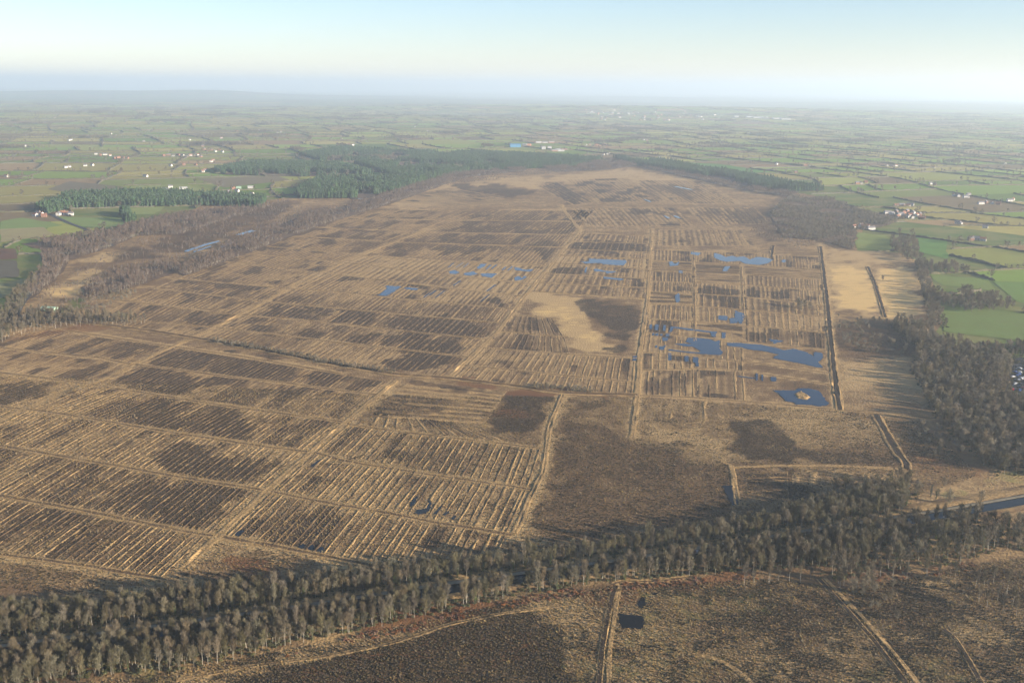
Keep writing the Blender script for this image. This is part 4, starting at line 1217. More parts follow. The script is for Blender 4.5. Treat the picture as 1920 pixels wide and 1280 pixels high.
LIB = {}     # name -> list of joined meshes for the masses; and near trees as separate part meshes
NEAR = {}
LOD = {}
def jn(parts, name, mats):
    V, F, I = [], [], []
    for (v, f), k in parts:
        b = len(V)
        V += list(v); F += [tuple(i + b for i in q) for q in f]; I += [k] * len(f)
    return mesh(name, V, F, mats, mat_idx=I)
def make_kind(kind, nvar, bark, twig, ntwig, tw):
    NEAR[kind] = []; LIB[kind] = []
    for s in range(nvar):
        tV, tF, lV, lF, cV, cF = bare_tree(kind, 100 + s * 13 + len(kind), ntwig, tw)
        b = len(lV)
        crown = mesh('crown', lV + cV, lF + [tuple(i + b for i in q) for q in cF], [M[twig]])
        trunk = mesh('trunk', tV, tF, [M[bark]])
        NEAR[kind].append([('trunk', trunk), ('crown', crown)])
        LIB[kind].append(jn([((tV, tF), 0), ((lV + cV, lF + [tuple(i + b for i in q) for q in cF]), 1)], kind + '_full', [M[bark], M[twig]]))
        tV, tF, _, _, cV, cF = bare_tree(kind, 300 + s * 17 + len(kind), ntwig // 7, tw * 3.0, 1)
        LOD.setdefault(kind, []).append(jn([((tV, tF), 0), ((cV, cF), 1)], kind + '_mass', [M[bark], M[twig]]))
make_kind('birch', 6, 'birch_bark', 'birch_twig', 1300, 0.060)
make_kind('alder', 5, 'dark_bark', 'alder_twig', 1400, 0.062)
make_kind('willow', 4, 'dark_bark', 'willow_twig', 1600, 0.068)
make_kind('oak', 4, 'dark_bark', 'birch_twig', 2200, 0.070)
NEAR['ivy'] = []
for s in range(4):
    rg = np.random.default_rng(900 + s)
    tV, tF, lV, lF, cV, cF = bare_tree('alder', 700 + s, 1300, 0.060)
    b = len(lV)
    crown = mesh('crown', lV + cV, lF + [tuple(i + b for i in q) for q in cF], [M['alder_twig']])
    iv = [[], []]
    for k in range(7):
        v, f = leaf_blob(rg, 60, (rg.normal(0, .25), rg.normal(0, .25), 0.8 + 1.25 * k), (0.75 + .3 * rg.random(), 0.75 + .3 * rg.random(), 1.0), 0.26)
        o = len(iv[0]); iv[0] += v; iv[1] += [tuple(i + o for i in q) for q in f]
    NEAR['ivy'].append([('trunk', mesh('trunk', tV, tF, [M['dark_bark']])), ('crown', crown), ('ivy', mesh('ivy', iv[0], iv[1], [M['ivy']]))])
# purple brown young birch for the woods round the moss, pines, scrub, tufts
LIB['young_birch'] = []
for s in range(4):
    tV, tF, _, _, cV, cF = bare_tree('birch', 500 + s, 240, 0.14, 1)
    LIB['young_birch'].append(jn([((tV, tF), 0), ((cV, cF), 1)], 'young_birch_mass', [M['birch_bark'], M['purple_twig']]))
LIB['pine'] = []
for s in range(4):
    rg = np.random.default_rng(40 + s)
    V, F = [], []
    hh = 15.0
    for k in range(7):
        z = 2.5 + k * 1.75; r = 2.7 * (1 - (z / (hh + 1.5)) ** 1.3) + 0.25
        v, f = leaf_blob(rg, 26, (rg.normal(0, .2), rg.normal(0, .2), z), (r, r, 1.1), 0.95 * (0.6 + r / 4))
        o = len(V); V += v; F += [tuple(i + o for i in q) for q in f]
    tV, tF = [], []
    tube(tV, tF, [(0, 0, 0), (0, 0, 7), (0, 0, 14.5)], [0.25, 0.18, 0.04], 4)
    LIB['pine'].append(jn([((tV, tF), 0), ((V, F), 1)], 'pine_mass', [M['dark_bark'], M['pine']]))
def shrub_meshes(mat, n, size, seed, r=(1.6, 1.6, 1.2)):
    out = []
    for s in range(3):
        rg = np.random.default_rng(seed + s)
        V, F = [], []
        for k in range(4):
            v, f = leaf_blob(rg, n, (rg.normal(0, .7), rg.normal(0, .7), r[2] * (0.5 + 0.4 * rg.random())), np.array(r) * (0.5 + 0.3 * rg.random()), size)
            o = len(V); V += v; F += [tuple(i + o for i in q) for q in f]
        out.append(mesh('shrub_mass', V, F, [M[mat]]))
    return out
LIB['scrub'] = shrub_meshes('scrub', 45, 0.24, 60)
LIB['bracken'] = shrub_meshes('bracken', 30, 0.26, 70, (1.4, 1.4, 0.8))
LIB['hedge_tree'] = LOD['oak']
def tuft_meshes(mat, seed, n, hgt, spread):
    out = []
    for s in range(3):
        rg = np.random.default_rng(seed + s)
        V, F = [], []
        for k in range(n):
            a = rg.random() * 6.283; r = spread * rg.random() ** 0.6
            p = np.array([math.cos(a) * r * 0.5, math.sin(a) * r * 0.5, 0])
            tip = np.array([math.cos(a) * (r + 0.15), math.sin(a) * (r + 0.15), hgt * (0.6 + 0.6 * rg.random())])
            sd = np.array([-math.sin(a), math.cos(a), 0]) * spread * 0.42
            i = len(V); V += [p - sd, p + sd, tip]; F.append((i, i + 1, i + 2))
        out.append(mesh('tuft_mass', V, F, [M[mat]]))
    return out
LIB['tuft'] = tuft_meshes('tuft', 80, 16, 0.55, 0.55)
LIB['heather_tuft'] = tuft_meshes('heather_tuft', 90, 16, 0.40, 0.75)

GNG = {}
def gn_group(kind):
    if kind in GNG: return GNG[kind]
    c = bpy.data.collections.new('lib_' + kind)
    for k, me in enumerate(LIB[kind]):
        c.objects.link(bpy.data.objects.new('lib_%s_%02d' % (kind, k), me))
    ng = bpy.data.node_groups.new('scatter_' + kind, 'GeometryNodeTree')
    ng.interface.new_socket('Geometry', in_out='INPUT', socket_type='NodeSocketGeometry')
    ng.interface.new_socket('Geometry', in_out='OUTPUT', socket_type='NodeSocketGeometry')
    N = ng.nodes; gi = N.new('NodeGroupInput'); go = N.new('NodeGroupOutput')
    ip = N.new('GeometryNodeInstanceOnPoints')
    ci = N.new('GeometryNodeCollectionInfo'); ci.inputs[0].default_value = c
    ci.inputs['Separate Children'].default_value = True; ci.inputs['Reset Children'].default_value = True
    def at(nm, typ):
        a = N.new('GeometryNodeInputNamedAttribute'); a.data_type = typ; a.inputs[0].default_value = nm; return a.outputs[0]
    cx = N.new('ShaderNodeCombineXYZ'); ng.links.new(at('rot', 'FLOAT'), cx.inputs[2])
    e2r = N.new('FunctionNodeEulerToRotation'); ng.links.new(cx.outputs[0], e2r.inputs[0])
    sx = N.new('ShaderNodeCombineXYZ')
    sc_ = at('scl', 'FLOAT'); ng.links.new(sc_, sx.inputs[0]); ng.links.new(sc_, sx.inputs[1]); ng.links.new(at('sclz', 'FLOAT'), sx.inputs[2])
    ng.links.new(gi.outputs[0], ip.inputs['Points']); ng.links.new(ci.outputs[0], ip.inputs['Instance'])
    ip.inputs['Pick Instance'].default_value = True
    ng.links.new(at('var', 'INT'), ip.inputs['Instance Index'])
    ng.links.new(e2r.outputs[0], ip.inputs['Rotation']); ng.links.new(sx.outputs[0], ip.inputs['Scale'])
    ng.links.new(ip.outputs[0], go.inputs[0])
    GNG[kind] = ng
    return ng

def mass(name, kind, P, scl, label, cat, zz=None, flat=1.0, sv=0.5):
    P = np.asarray(P, float)
    n = len(P)
    if n == 0: return
    rg = np.random.default_rng(n)
    z = hz(P[:, 0], P[:, 1]) if zz is None else np.full(n, zz)
    me = bpy.data.meshes.new(name)
    me.vertices.add(n); me.vertices.foreach_set('co', np.column_stack([P, z]).astype(np.float32).ravel())
    s = scl * (1 - sv / 2 + sv * rg.random(n))
    for nm, v in (('rot', rg.random(n) * 6.283), ('scl', s), ('sclz', s * flat * (0.85 + 0.3 * rg.random(n)))):
        a = me.attributes.new(nm, 'FLOAT', 'POINT'); a.data.foreach_set('value', v.astype(np.float32))
    a = me.attributes.new('var', 'INT', 'POINT'); a.data.foreach_set('value', rg.integers(0, len(LIB[kind]), n).astype(np.int32))
    o = obj(name, me, kind='stuff', label=label, cat=cat)
    md = o.modifiers.new('scatter', 'NODES'); md.node_group = gn_group(kind)
    return o

def scatter(pts, sp, jit=0.8, thin=None, seed=1):
    """jittered points about sp metres apart inside a photo-pixel polygon"""
    rg = np.random.default_rng(seed)
    W = gpoly(pts)
    x0, y0 = W.min(0) - sp; x1, y1 = W.max(0) + sp
    gx, gy = np.meshgrid(np.arange(x0, x1, sp), np.arange(y0, y1, sp))
    P = np.stack([gx.ravel(), gy.ravel()], 1)
    P = P + (rg.random(P.shape) - 0.5) * 2 * jit * sp * 0.5
    ok = inpoly(P[:, 0], P[:, 1], W)
    P = P[ok]
    if thin:
        P = P[fbm(P[:, 0] / thin[0], P[:, 1] / thin[0], seed, 2) > thin[1]]
    return P

def towside(P):
    """signed distance north of the towpath line"""
    return P[:, 1] - np.interp(P[:, 0], TOW[:, 0], TOW[:, 1])

SPOTS = []    # x, y, kind, scale, zone
def plant(P, mix, zone, smin, smax, seed):
    rg = np.random.default_rng(seed)
    ks = list(mix); w = np.array([mix[k] for k in ks], float); w /= w.sum()
    for p in P:
        SPOTS.append((p[0], p[1], ks[rg.choice(len(ks), p=w)], smin + (smax - smin) * rg.random(), zone))

# far bank belt
belt_n = [(-120, 1230), (0, 1214), (200, 1189), (400, 1162), (560, 1140), (740, 1112), (830, 1098), (1030, 1070), (1290, 1033), (1430, 1011), (1560, 990), (1690, 968), (1700, 935),
          (1640, 928), (1560, 950), (1480, 968), (1430, 986), (1290, 1011), (1160, 1032), (1030, 1049), (900, 1064), (740, 1083), (560, 1105), (400, 1122), (250, 1138), (0, 1156), (-120, 1168)]
P = scatter(belt_n, 3.0, 0.95, None, 3)
s_ = towside(P)
P = P[(s_ > 3.2)]
plant(P, {'alder': 5, 'birch': 3, 'ivy': 3}, 'far bank', 0.38, 0.74, 4)
# near bank belt
belt_s = [(-120, 1245), (200, 1205), (400, 1178), (560, 1158), (740, 1132), (900, 1110), (1030, 1091), (1160, 1073), (1290, 1050), (1430, 1025), (1560, 1004), (1680, 985), (1700, 1000), (1640, 1040), (1560, 1062),
          (1450, 1068), (1350, 1076), (1250, 1082), (1150, 1090), (1050, 1104), (960, 1118), (860, 1142), (760, 1165), (650, 1188), (560, 1206), (440, 1236), (330, 1258), (180, 1268), (0, 1300), (-120, 1310)]
P = scatter(belt_s, 3.0, 0.95, None, 5)
P = P[towside(P) < -13.0]
qx, qy = PX(P[:, 0], P[:, 1])
gap_ = ((qx > 836) & (qx < 866)) | ((qx > 958) & (qx < 984))
P = P[~gap_]
plant(P, {'birch': 6, 'alder': 4, 'ivy': 1}, 'near bank', 0.40, 0.82, 6)
# wood on the right between canal and near heath
wood_r = [(1690, 985), (1760, 975), (1830, 968), (1850, 990), (1880, 985), (1960, 985), (1960, 1035), (1880, 1030), (1840, 1040), (1800, 1062), (1700, 1068), (1620, 1075), (1570, 1090), (1530, 1085), (1560, 1060), (1640, 1040)]
P = scatter(wood_r, 6.0, 0.95, None, 7)
P = P[towside(P) < -13.0]
plant(P, {'birch': 4, 'alder': 4, 'oak': 2, 'ivy': 1}, 'right canal wood', 0.6, 1.0, 8)
clump = [(1555, 1095), (1650, 1085), (1665, 1105), (1600, 1118)]
plant(scatter(clump, 5, 0.9, None, 9), {'birch': 4, 'willow': 2}, 'clump by the diagonal track', 0.5, 0.85, 9)
knoll = [(1560, 925), (1690, 905), (1725, 925), (1700, 950), (1600, 950)]
plant(scatter(knoll, 6.5, 0.9, None, 10), {'oak': 3, 'alder': 3, 'willow': 3}, 'clump above the canal', 0.6, 0.95, 10)
# scattered young birch on the near heath
for k, (x, y) in enumerate([(1828, 1098), (1845, 1100), (1862, 1092), (1870, 1125), (1888, 1112), (1900, 1130), (1835, 1128), (1850, 1140), (1880, 1150), (1905, 1155), (1790, 1085), (1760, 1080), (1735, 1082),
                            (1460, 1088), (1440, 1094), (1415, 1092), (1395, 1098), (1480, 1090), (1500, 1092), (1520, 1086), (1910, 1095), (1700, 1085), (1675, 1082), (1650, 1080)]):
    p = g1((x, y)); SPOTS.append((p[0], p[1], 'birch', 0.42 + 0.22 * random.random(), 'near heath'))
# the big wood on the right
wood_big = [(1712, 668), (1745, 648), (1780, 640), (1830, 655), (1930, 650), (2060, 650), (2060, 910), (1930, 893), (1870, 893), (1838, 868), (1815, 838), (1778, 815), (1748, 775), (1728, 735), (1708, 700)]
P = scatter(wood_big, 6.0, 0.95, None, 11)
qx, qy = PX(P[:, 0], P[:, 1])
P = P[~((qx > 1893) & (qy > 668) & (qy < 752))]
plant(P, {'willow': 6, 'alder': 3, 'oak': 2, 'birch': 1}, 'big wood', 0.5, 0.95, 12)
strip = [(1690, 600), (1735, 615), (1765, 640), (1790, 665), (1740, 672), (1700, 640), (1665, 610)]
plant(scatter(strip, 6.0, 0.95, None, 13), {'willow': 5, 'alder': 3, 'oak': 1}, 'scrub wood above the big wood', 0.6, 0.95, 14)
strip2 = [(1716, 492), (1732, 494), (1748, 540), (1764, 590), (1778, 615), (1742, 610), (1733, 565), (1722, 525)]
plant(scatter(strip2, 6.5, 0.95, None, 15), {'willow': 5, 'oak': 2, 'alder': 3}, 'tree belt along the straw fields', 0.28, 0.5, 16)
clump2 = [(1745, 548), (1815, 552), (1880, 562), (1905, 578), (1840, 588), (1790, 582), (1750, 566)]
plant(scatter(clump2, 7.5, 0.95, (40, 0.32), 17), {'oak': 4, 'willow': 4}, 'copse in the green fields', 0.6, 1.0, 18)
clump3 = [(1735, 495), (1790, 500), (1815, 515), (1740, 512)]
plant(scatter(clump3, 8, 0.95, None, 19), {'oak': 4, 'willow': 3}, 'upper copse in the green fields', 0.6, 0.9, 19)
clump4 = [(1668, 450), (1715, 447), (1728, 492), (1698, 490), (1672, 472)]
plant(scatter(clump4, 7.5, 0.9, None, 20), {'oak': 3, 'birch': 4, 'willow': 3}, 'square copse beside the moss', 0.6, 0.95, 20)
for (x, y, k, s) in [(1497, 575, 'willow', 1.1), (1508, 577, 'willow', 1.0), (1487, 576, 'willow', 0.9), (1502, 583, 'willow', 0.95), (1518, 580, 'willow', 0.8), (1655, 525, 'willow', 0.45),
                     (1212, 1027, 'alder', 1.05), (1770, 912, 'willow', 0.5), (1778, 945, 'willow', 0.4), (1840, 940, 'willow', 0.4), (1745, 930, 'ivy', 0.5), (1755, 935, 'ivy', 0.5), (1700, 945, 'ivy', 0.6)]:
    p = g1((x, y)); SPOTS.append((p[0], p[1], k, s, 'lone'))
# tree lined lane and wood at the left edge
lane = [(0, 590), (30, 555), (60, 525), (75, 528), (50, 565), (20, 615), (0, 640), (-60, 650), (-60, 600)]
plant(scatter(lane, 6.5, 0.95, None, 23), {'alder': 5, 'oak': 2, 'birch': 2}, 'lane at the left edge', 0.6, 0.95, 23)
bl = [(20, 615), (60, 590), (110, 592), (200, 596), (290, 606), (230, 612), (140, 612), (60, 622), (0, 645)]
plant(scatter(bl, 5.5, 0.95, None, 25), {'birch': 6, 'alder': 1}, 'birch wood at the left', 0.55, 0.85, 25)

ZLAB = {
 ('birch', 'far bank'): 'pale stemmed birch in the belt beyond the canal', ('alder', 'far bank'): 'olive grey bare alder beyond the canal',
 ('ivy', 'far bank'): 'tree with green ivy clad stem beyond the canal',
 ('birch', 'near bank'): 'pale stemmed birch on the near side of the canal', ('alder', 'near bank'): 'olive grey bare alder on the near side of the canal',
 ('ivy', 'near bank'): 'ivy clad bare tree on the near side of the canal',
}
KN = {'birch': ('birch_tree', 'bare birch'), 'alder': ('alder_tree', 'bare alder'), 'willow': ('willow_tree', 'round bare willow'), 'oak': ('oak_tree', 'broad bare oak'), 'ivy': ('ivy_clad_tree', 'ivy clad bare tree')}
LONE = {(1212, 1027): 'tall rounded pale olive tree standing out of the far canal belt'}
def place_word(zone, x, y):
    px, py = PX(np.array([x]), np.array([y])); px = px[0]; py = py[0]
    if zone in ('far bank', 'near bank'):
        return ', ' + ('at its left end' if px < 250 else 'left of the open water' if px < 700 else 'beside the open water' if px < 1060 else 'around the white boat' if px < 1350 else 'towards the canal bend')
    if zone == 'big wood':
        return ', ' + ('its lower tip' if py > 850 else 'lower half' if py > 780 else 'middle' if py > 720 else 'upper end')
    if zone == 'right canal wood':
        return ', ' + ('its left part' if px < 1700 else 'its middle' if px < 1840 else 'its right end')
    return ''
def build_trees():
    by = {}
    for s in SPOTS: by.setdefault(s[2], []).append(s)
    rg = np.random.default_rng(77)
    for kind, lst in by.items():
        lst.sort(key=lambda s: -s[3] / math.hypot(s[0], s[1]))
        cap = 290
        nm, word = KN[kind]
        for (x, y, _, sc_, zone) in lst[:cap]:
            lab = ZLAB.get((kind, zone))
            if lab is None:
                lab = {'right canal wood': word + ' in the wood right of the near heath', 'clump by the diagonal track': word + ' in the clump at the head of the diagonal track',
                       'clump above the canal': word + ' in the clump above the canal bend', 'near heath': 'small bare birch standing in the near heath grass', 'big wood': word + ' in the big grey wood on the right',
                       'scrub wood above the big wood': word + ' in the scrub wood above the big wood', 'tree belt along the straw fields': word + ' in the tree belt beside the straw fields',
                       'copse in the green fields': word + ' in the long copse among green fields', 'upper copse in the green fields': word + ' in the upper copse among green fields',
                       'square copse beside the moss': word + ' in the square copse at the moss corner', 'lone': 'lone ' + word + ' apart from the woods',
                       'lane at the left edge': word + ' along the lane at the left edge', 'birch wood at the left': word + ' in the thin birch wood at the left'}[zone]
            lab = lab + place_word(zone, x, y)
            root = obj(nm, None, loc=(x, y, 0), rotz=rg.random() * 6.283, scale=(sc_ * (0.60 + 0.35 * rg.random()), sc_ * (0.60 + 0.35 * rg.random()), sc_ * (0.88 + 0.22 * rg.random())), label=lab, cat='tree', group=lab + ' group')
            root.empty_display_size = 0.5
            var = NEAR[kind][rg.integers(len(NEAR[kind]))]
            for pn, me in var:
                obj(pn, me, parent=root)
        rest = lst[cap:]
        if rest:
            k2 = 'alder' if kind == 'ivy' else kind
            mass('distant_%s_wood' % kind, k2, [(s[0], s[1]) for s in rest], 0.52, 'mass of further %s trees behind the nearer ones' % word, 'trees', zz=0.0, flat=1.3)
build_trees()

# ---- masses: woods far off, conifers, scrub, hedgerow trees
def wood(name, polys, kind, sp, scl, label, cat='woodland', seed=1, thin=None, fl='wood_floor', flat=1.0):
    Ps = []
    for k, p in enumerate(polys):
        if fl: floor_sheet(p, 0.62 + 0.01 * (seed % 20) + 0.002 * k, fl, label='dark floor under ' + label)
        Ps.append(scatter(p, sp, 0.95, thin, seed + k))
    mass(name, kind, np.vstack(Ps), scl, label, cat, zz=0.3, flat=flat)
wood('conifer_wood', [[(115, 372), (200, 364), (380, 366), (500, 376), (490, 390), (380, 386), (240, 389), (130, 392)],
      [(555, 362), (600, 337), (740, 337), (762, 350), (692, 372), (560, 373)],
      [(400, 322), (470, 307), (640, 310), (700, 328), (560, 332), (420, 328)],
      [(640, 301), (830, 293), (870, 287), (1000, 293), (1130, 301), (1080, 312), (990, 317), (880, 321), (800, 339), (740, 362), (700, 366), (705, 350), (745, 335), (690, 316)],
      [(1150, 298), (1200, 298), (1290, 312), (1400, 331), (1545, 358), (1480, 361), (1400, 349), (1290, 325), (1200, 311)],
      [(560, 292), (640, 280), (830, 288), (700, 296), (600, 302)], [(60, 395), (130, 375), (135, 392), (90, 402)], [(225, 400), (240, 398), (255, 415), (235, 420)]],
     'pine', 5.2, 0.9, 'dark green conifer plantation round the far end of the moss', seed=31, thin=(75, 0.36))
wood('birch_wood', [[(40, 458), (210, 434), (300, 414), (330, 440), (260, 442), (205, 466), (120, 492), (80, 505), (78, 470)],
      [(215, 432), (300, 408), (420, 394), (490, 389), (545, 376), (470, 398), (340, 440), (275, 440)],
      [(330, 510), (430, 458), (560, 408), (680, 378), (850, 327), (990, 315), (985, 321), (870, 334), (730, 384), (610, 420), (490, 467), (350, 518)],
      [(1010, 312), (1150, 301), (1195, 312), (1130, 320), (1040, 323)],
      [(1200, 313), (1290, 327), (1400, 351), (1500, 366), (1480, 370), (1390, 357), (1280, 332)],
      [(150, 540), (240, 510), (330, 490), (340, 510), (250, 540), (170, 560)],
      [(80, 500), (130, 490), (110, 520), (60, 560), (40, 570), (60, 530)]],
     'young_birch', 4.6, 0.50, 'purple brown birch woodland along the far margin of the moss', seed=51, thin=(28, 0.42))
wood('margin_scrub', [[(60, 560), (210, 472), (380, 402), (540, 378), (600, 400), (430, 468), (300, 520), (150, 590)], [(1400, 440), (1480, 380), (1600, 460), (1500, 470)], [(800, 345), (980, 320), (1180, 318), (1000, 330), (820, 352)]], 'young_birch', 8.0, 0.3, 'sparse brown saplings on the margin of the moss', seed=61, thin=(26, 0.44), fl=None)
wood('bare_scrub_wood', [[(1440, 400), (1480, 368), (1560, 372), (1640, 402), (1660, 425), (1606, 432), (1600, 470), (1540, 452), (1470, 445)],
      [(1560, 384), (1640, 400), (1720, 402), (1660, 425)]], 'willow', 6.5, 0.46, 'grey bare scrub wood at the right end of the moss', seed=71, thin=(40, 0.42))
wood('thicket', [[(1560, 592), (1690, 598), (1720, 640), (1700, 672), (1640, 668), (1566, 640)]], 'willow', 9.0, 0.42, 'low scrub thicket below the straw fields', seed=75, thin=(25, 0.42), fl=None)
wood('tramway_scrub', [[(400, 636), (500, 653), (640, 680), (742, 697), (742, 702), (640, 688), (500, 660), (400, 643)], [(1000, 720), (1060, 726), (1120, 732), (1120, 738), (1000, 730)]], 'willow', 3.2, 0.26, 'dark scrub along the tramway', seed=77, fl=None)
wood('heath_saplings', [[(80, 565), (200, 540), (260, 550), (200, 580), (90, 595)], [(1700, 770), (1780, 790), (1830, 870), (1780, 880), (1720, 830)], [(1590, 1095), (1680, 1100), (1700, 1160), (1640, 1170)]], 'willow', 8.0, 0.38, 'sparse low saplings on the heath', seed=79, thin=(20, 0.45), fl=None)
mass('hedgerow_trees', 'hedge_tree', [p for p in HEDGE_PTS], 0.72, 'bare trees standing in the far hedgerows', 'trees', sv=0.8)
# copses and woods far out in the country
def far_copses():
    rg = np.random.default_rng(8)
    Q = []
    for k in range(260):
        d = 3300 + 8500 * rg.random() ** 0.8; a = (rg.random() - 0.5) * 1.05
        cx, cy = d * math.sin(a), d * math.cos(a)
        px, py = PX(np.array([cx]), np.array([cy]))
        if inpoly(px, py, BOG)[0]: continue
        r1, r2 = 25 + 130 * rg.random() ** 2, 15 + 45 * rg.random()
        n = int(r1 * r2 / 26)
        u = rg.normal(0, 0.5, (n, 2)); th = 0.3 + rg.normal(0, 0.4)
        x = cx + u[:, 0] * r1 * math.cos(th) - u[:, 1] * r2 * math.sin(th); y = cy + u[:, 0] * r1 * math.sin(th) + u[:, 1] * r2 * math.cos(th)
        Q.append(np.stack([x, y], 1))
    Q = np.vstack(Q)
    px, py = PX(Q[:, 0], Q[:, 1])
    Q = Q[~inpoly(px, py, BOG)]
    mass('far_copses', 'hedge_tree', Q, 0.8, 'small bare woods scattered over the far country', 'woodland')
far_copses()

# undergrowth and tussocks
def under():
    P = np.vstack([scatter(belt_n, 3.0, 1.0, None, 81), scatter(belt_s, 3.0, 1.0, None, 82), scatter(wood_r, 3.5, 1.0, None, 83), scatter(knoll, 4, 1, None, 84)])
    t = towside(P); P = P[(t > 3.5) | (t < -13.5)]
    mass('undergrowth', 'scrub', P, 0.75, 'dark scrub under the canal trees', 'undergrowth', zz=0.0, flat=0.9)
    P = np.vstack([scatter(wood_big, 4.5, 1.0, None, 85), scatter(strip, 4.5, 1.0, None, 86), scatter(strip2, 5, 1.0, None, 87), scatter(lane, 5, 1.0, None, 87)])
    mass('wood_undergrowth', 'scrub', P, 0.85, 'dark scrub under the trees of the big wood', 'undergrowth', zz=0.0, flat=0.9)
    br = [(640, 1195), (760, 1172), (880, 1140), (1000, 1114), (1150, 1093), (1300, 1083), (1420, 1074), (1420, 1086), (1160, 1106), (1000, 1130), (880, 1160), (700, 1200), (520, 1235)]
    P = np.vstack([scatter(br, 2.2, 1.0, (15, 0.40), 88), scatter([(1560, 1080), (1700, 1060), (1830, 1055), (1830, 1070), (1640, 1090)], 2.4, 1.0, (15, 0.45), 89)])
    mass('bracken', 'bracken', P, 0.62, 'red brown bracken along the near edge of the canal wood', 'bracken', zz=0.0)
under()
def tussocks():
    reg = [(-20, 1300), (300, 1262), (640, 1200), (900, 1140), (1150, 1100), (1450, 1085), (1600, 1105), (1800, 1062), (1960, 1040), (1960, 1320), (-20, 1320)]
    P = scatter(reg, 1.25, 1.0, None, 91)
    px, py = PX(P[:, 0], P[:, 1])
    wet = in_pond(px, py)
    P = P[~wet]; px = px[~wet]; py = py[~wet]
    c = cover(px, py, P[:, 0], P[:, 1])
    m1 = fbm(P[:, 0] / 7, P[:, 1] / 7, 44, 3) + 0.35 * c['pale'] - 0.55 * c['dark']
    rg = np.random.default_rng(3)
    gr = m1 > 0.36 + 0.16 * (rg.random(len(P)) - 0.5)
    mass('grass_tussocks', 'tuft', P[gr], 0.8, 'straw coloured grass tussocks on the near heath', 'grass', zz=0.0, sv=0.9)
    mass('heather_clumps', 'heather_tuft', P[~gr], 0.85, 'dark brown heather clumps on the near heath', 'heather', zz=0.0, sv=0.9)
tussocks()
def mid_tussocks():
    reg = [(-20, 1100), (-20, 700), (700, 740), (1200, 745), (1570, 770), (1720, 790), (1840, 890), (1700, 935), (1380, 985), (1000, 1035), (640, 1085), (300, 1130)]
    P = scatter(reg, 1.8, 1.0, None, 93)
    px, py = PX(P[:, 0], P[:, 1])
    wet = in_pond(px, py)
    P = P[~wet]; px = px[~wet]; py = py[~wet]
    c = cover(px, py, P[:, 0], P[:, 1])
    m1 = fbm(P[:, 0] / 9, P[:, 1] / 9, 47, 3) + 0.35 * c['pale'] - 0.55 * c['dark']
    rg = np.random.default_rng(4)
    gr = m1 > 0.40 + 0.2 * (rg.random(len(P)) - 0.5)
    mass('moor_grass', 'tuft', P[gr], 0.75, 'straw coloured moor grass tufts on the lower moss', 'grass', zz=0.0, sv=0.9)
    mass('moor_heather', 'heather_tuft', P[~gr], 0.8, 'dark heather tufts on the lower moss', 'heather', zz=0.0, sv=0.9)
mid_tussocks()

# ------------------------------------------------------------------ lanes
def lane_strip(pts, w, label, z=0.75):
    ribbon('lane', gpoly(pts), [(-w, 0, 0), (w, 0, 0)], M['tarmac'], 8, 0.2, z, label=label)
lane_strip([(60, 392), (98, 404), (128, 418), (160, 430), (190, 446), (212, 462)], 3.2, 'straight dark lane slanting past the farm on the left')
lane_strip([(80, 520), (60, 545), (40, 572), (28, 596)], 3.0, 'lane under the trees at the left edge')

# ------------------------------------------------------------------ buildings
def box(x0, x1, y0, y1, z0, z1):
    V = [(x0, y0, z0), (x1, y0, z0), (x1, y1, z0), (x0, y1, z0), (x0, y0, z1), (x1, y0, z1), (x1, y1, z1), (x0, y1, z1)]
    F = [(0, 3, 2, 1), (4, 5, 6, 7), (0, 1, 5, 4), (1, 2, 6, 5), (2, 3, 7, 6), (3, 0, 4, 7)]
    return V, F
def addb(V, F, b):
    o = len(V); V += b[0]; F += [tuple(i + o for i in q) for q in b[1]]
HM = {}
def house_meshes(wallm, roofm, w, d, h, rh):
    key = (wallm, roofm, w, d, h, rh)
    if key in HM: return HM[key]
    V = [(-w, -d, 0), (w, -d, 0), (w, d, 0), (-w, d, 0), (-w, -d, h), (w, -d, h), (w, d, h), (-w, d, h), (-w, 0, h + rh), (w, 0, h + rh)]
    F = [(0, 1, 5, 4), (2, 3, 7, 6), (1, 2, 6, 9, 5), (3, 0, 4, 8, 7)]
    wall = mesh('wall', V, F, [M[wallm]])
    e = 0.45; t = 0.22; k = rh / d
    R = []; RF = []
    for s in (-1, 1):
        q = [(-w - e, s * (d + e), h - e * k + 0.05), (w + e, s * (d + e), h - e * k + 0.05), (w + e, 0, h + rh + 0.05), (-w - e, 0, h + rh + 0.05)]
        b = len(R); R += q + [(x, y, z + t) for x, y, z in q]
        f = [(0, 1, 2, 3), (4, 7, 6, 5), (0, 4, 5, 1), (1, 5, 6, 2), (2, 6, 7, 3), (3, 7, 4, 0)]
        RF += [tuple(i + b for i in g) for g in f]
    roof = mesh('roof', R, RF, [M[roofm]])
    ch = mesh('chimney', *box(w * 0.7, w * 0.7 + 0.9, -0.45, 0.45, h + rh * 0.4, h + rh + 1.3), [M['brick_wall']])
    win = []
    for s in (-1, 1):
        for x in (-w * 0.55, 0.0, w * 0.55):
            win.append((x, s))
    wm = mesh('window', *box(-0.55, 0.55, -0.05, 0.05, -0.6, 0.6), [M['glass']])
    HM[key] = (wall, roof, ch, win, wm)
    return HM[key]
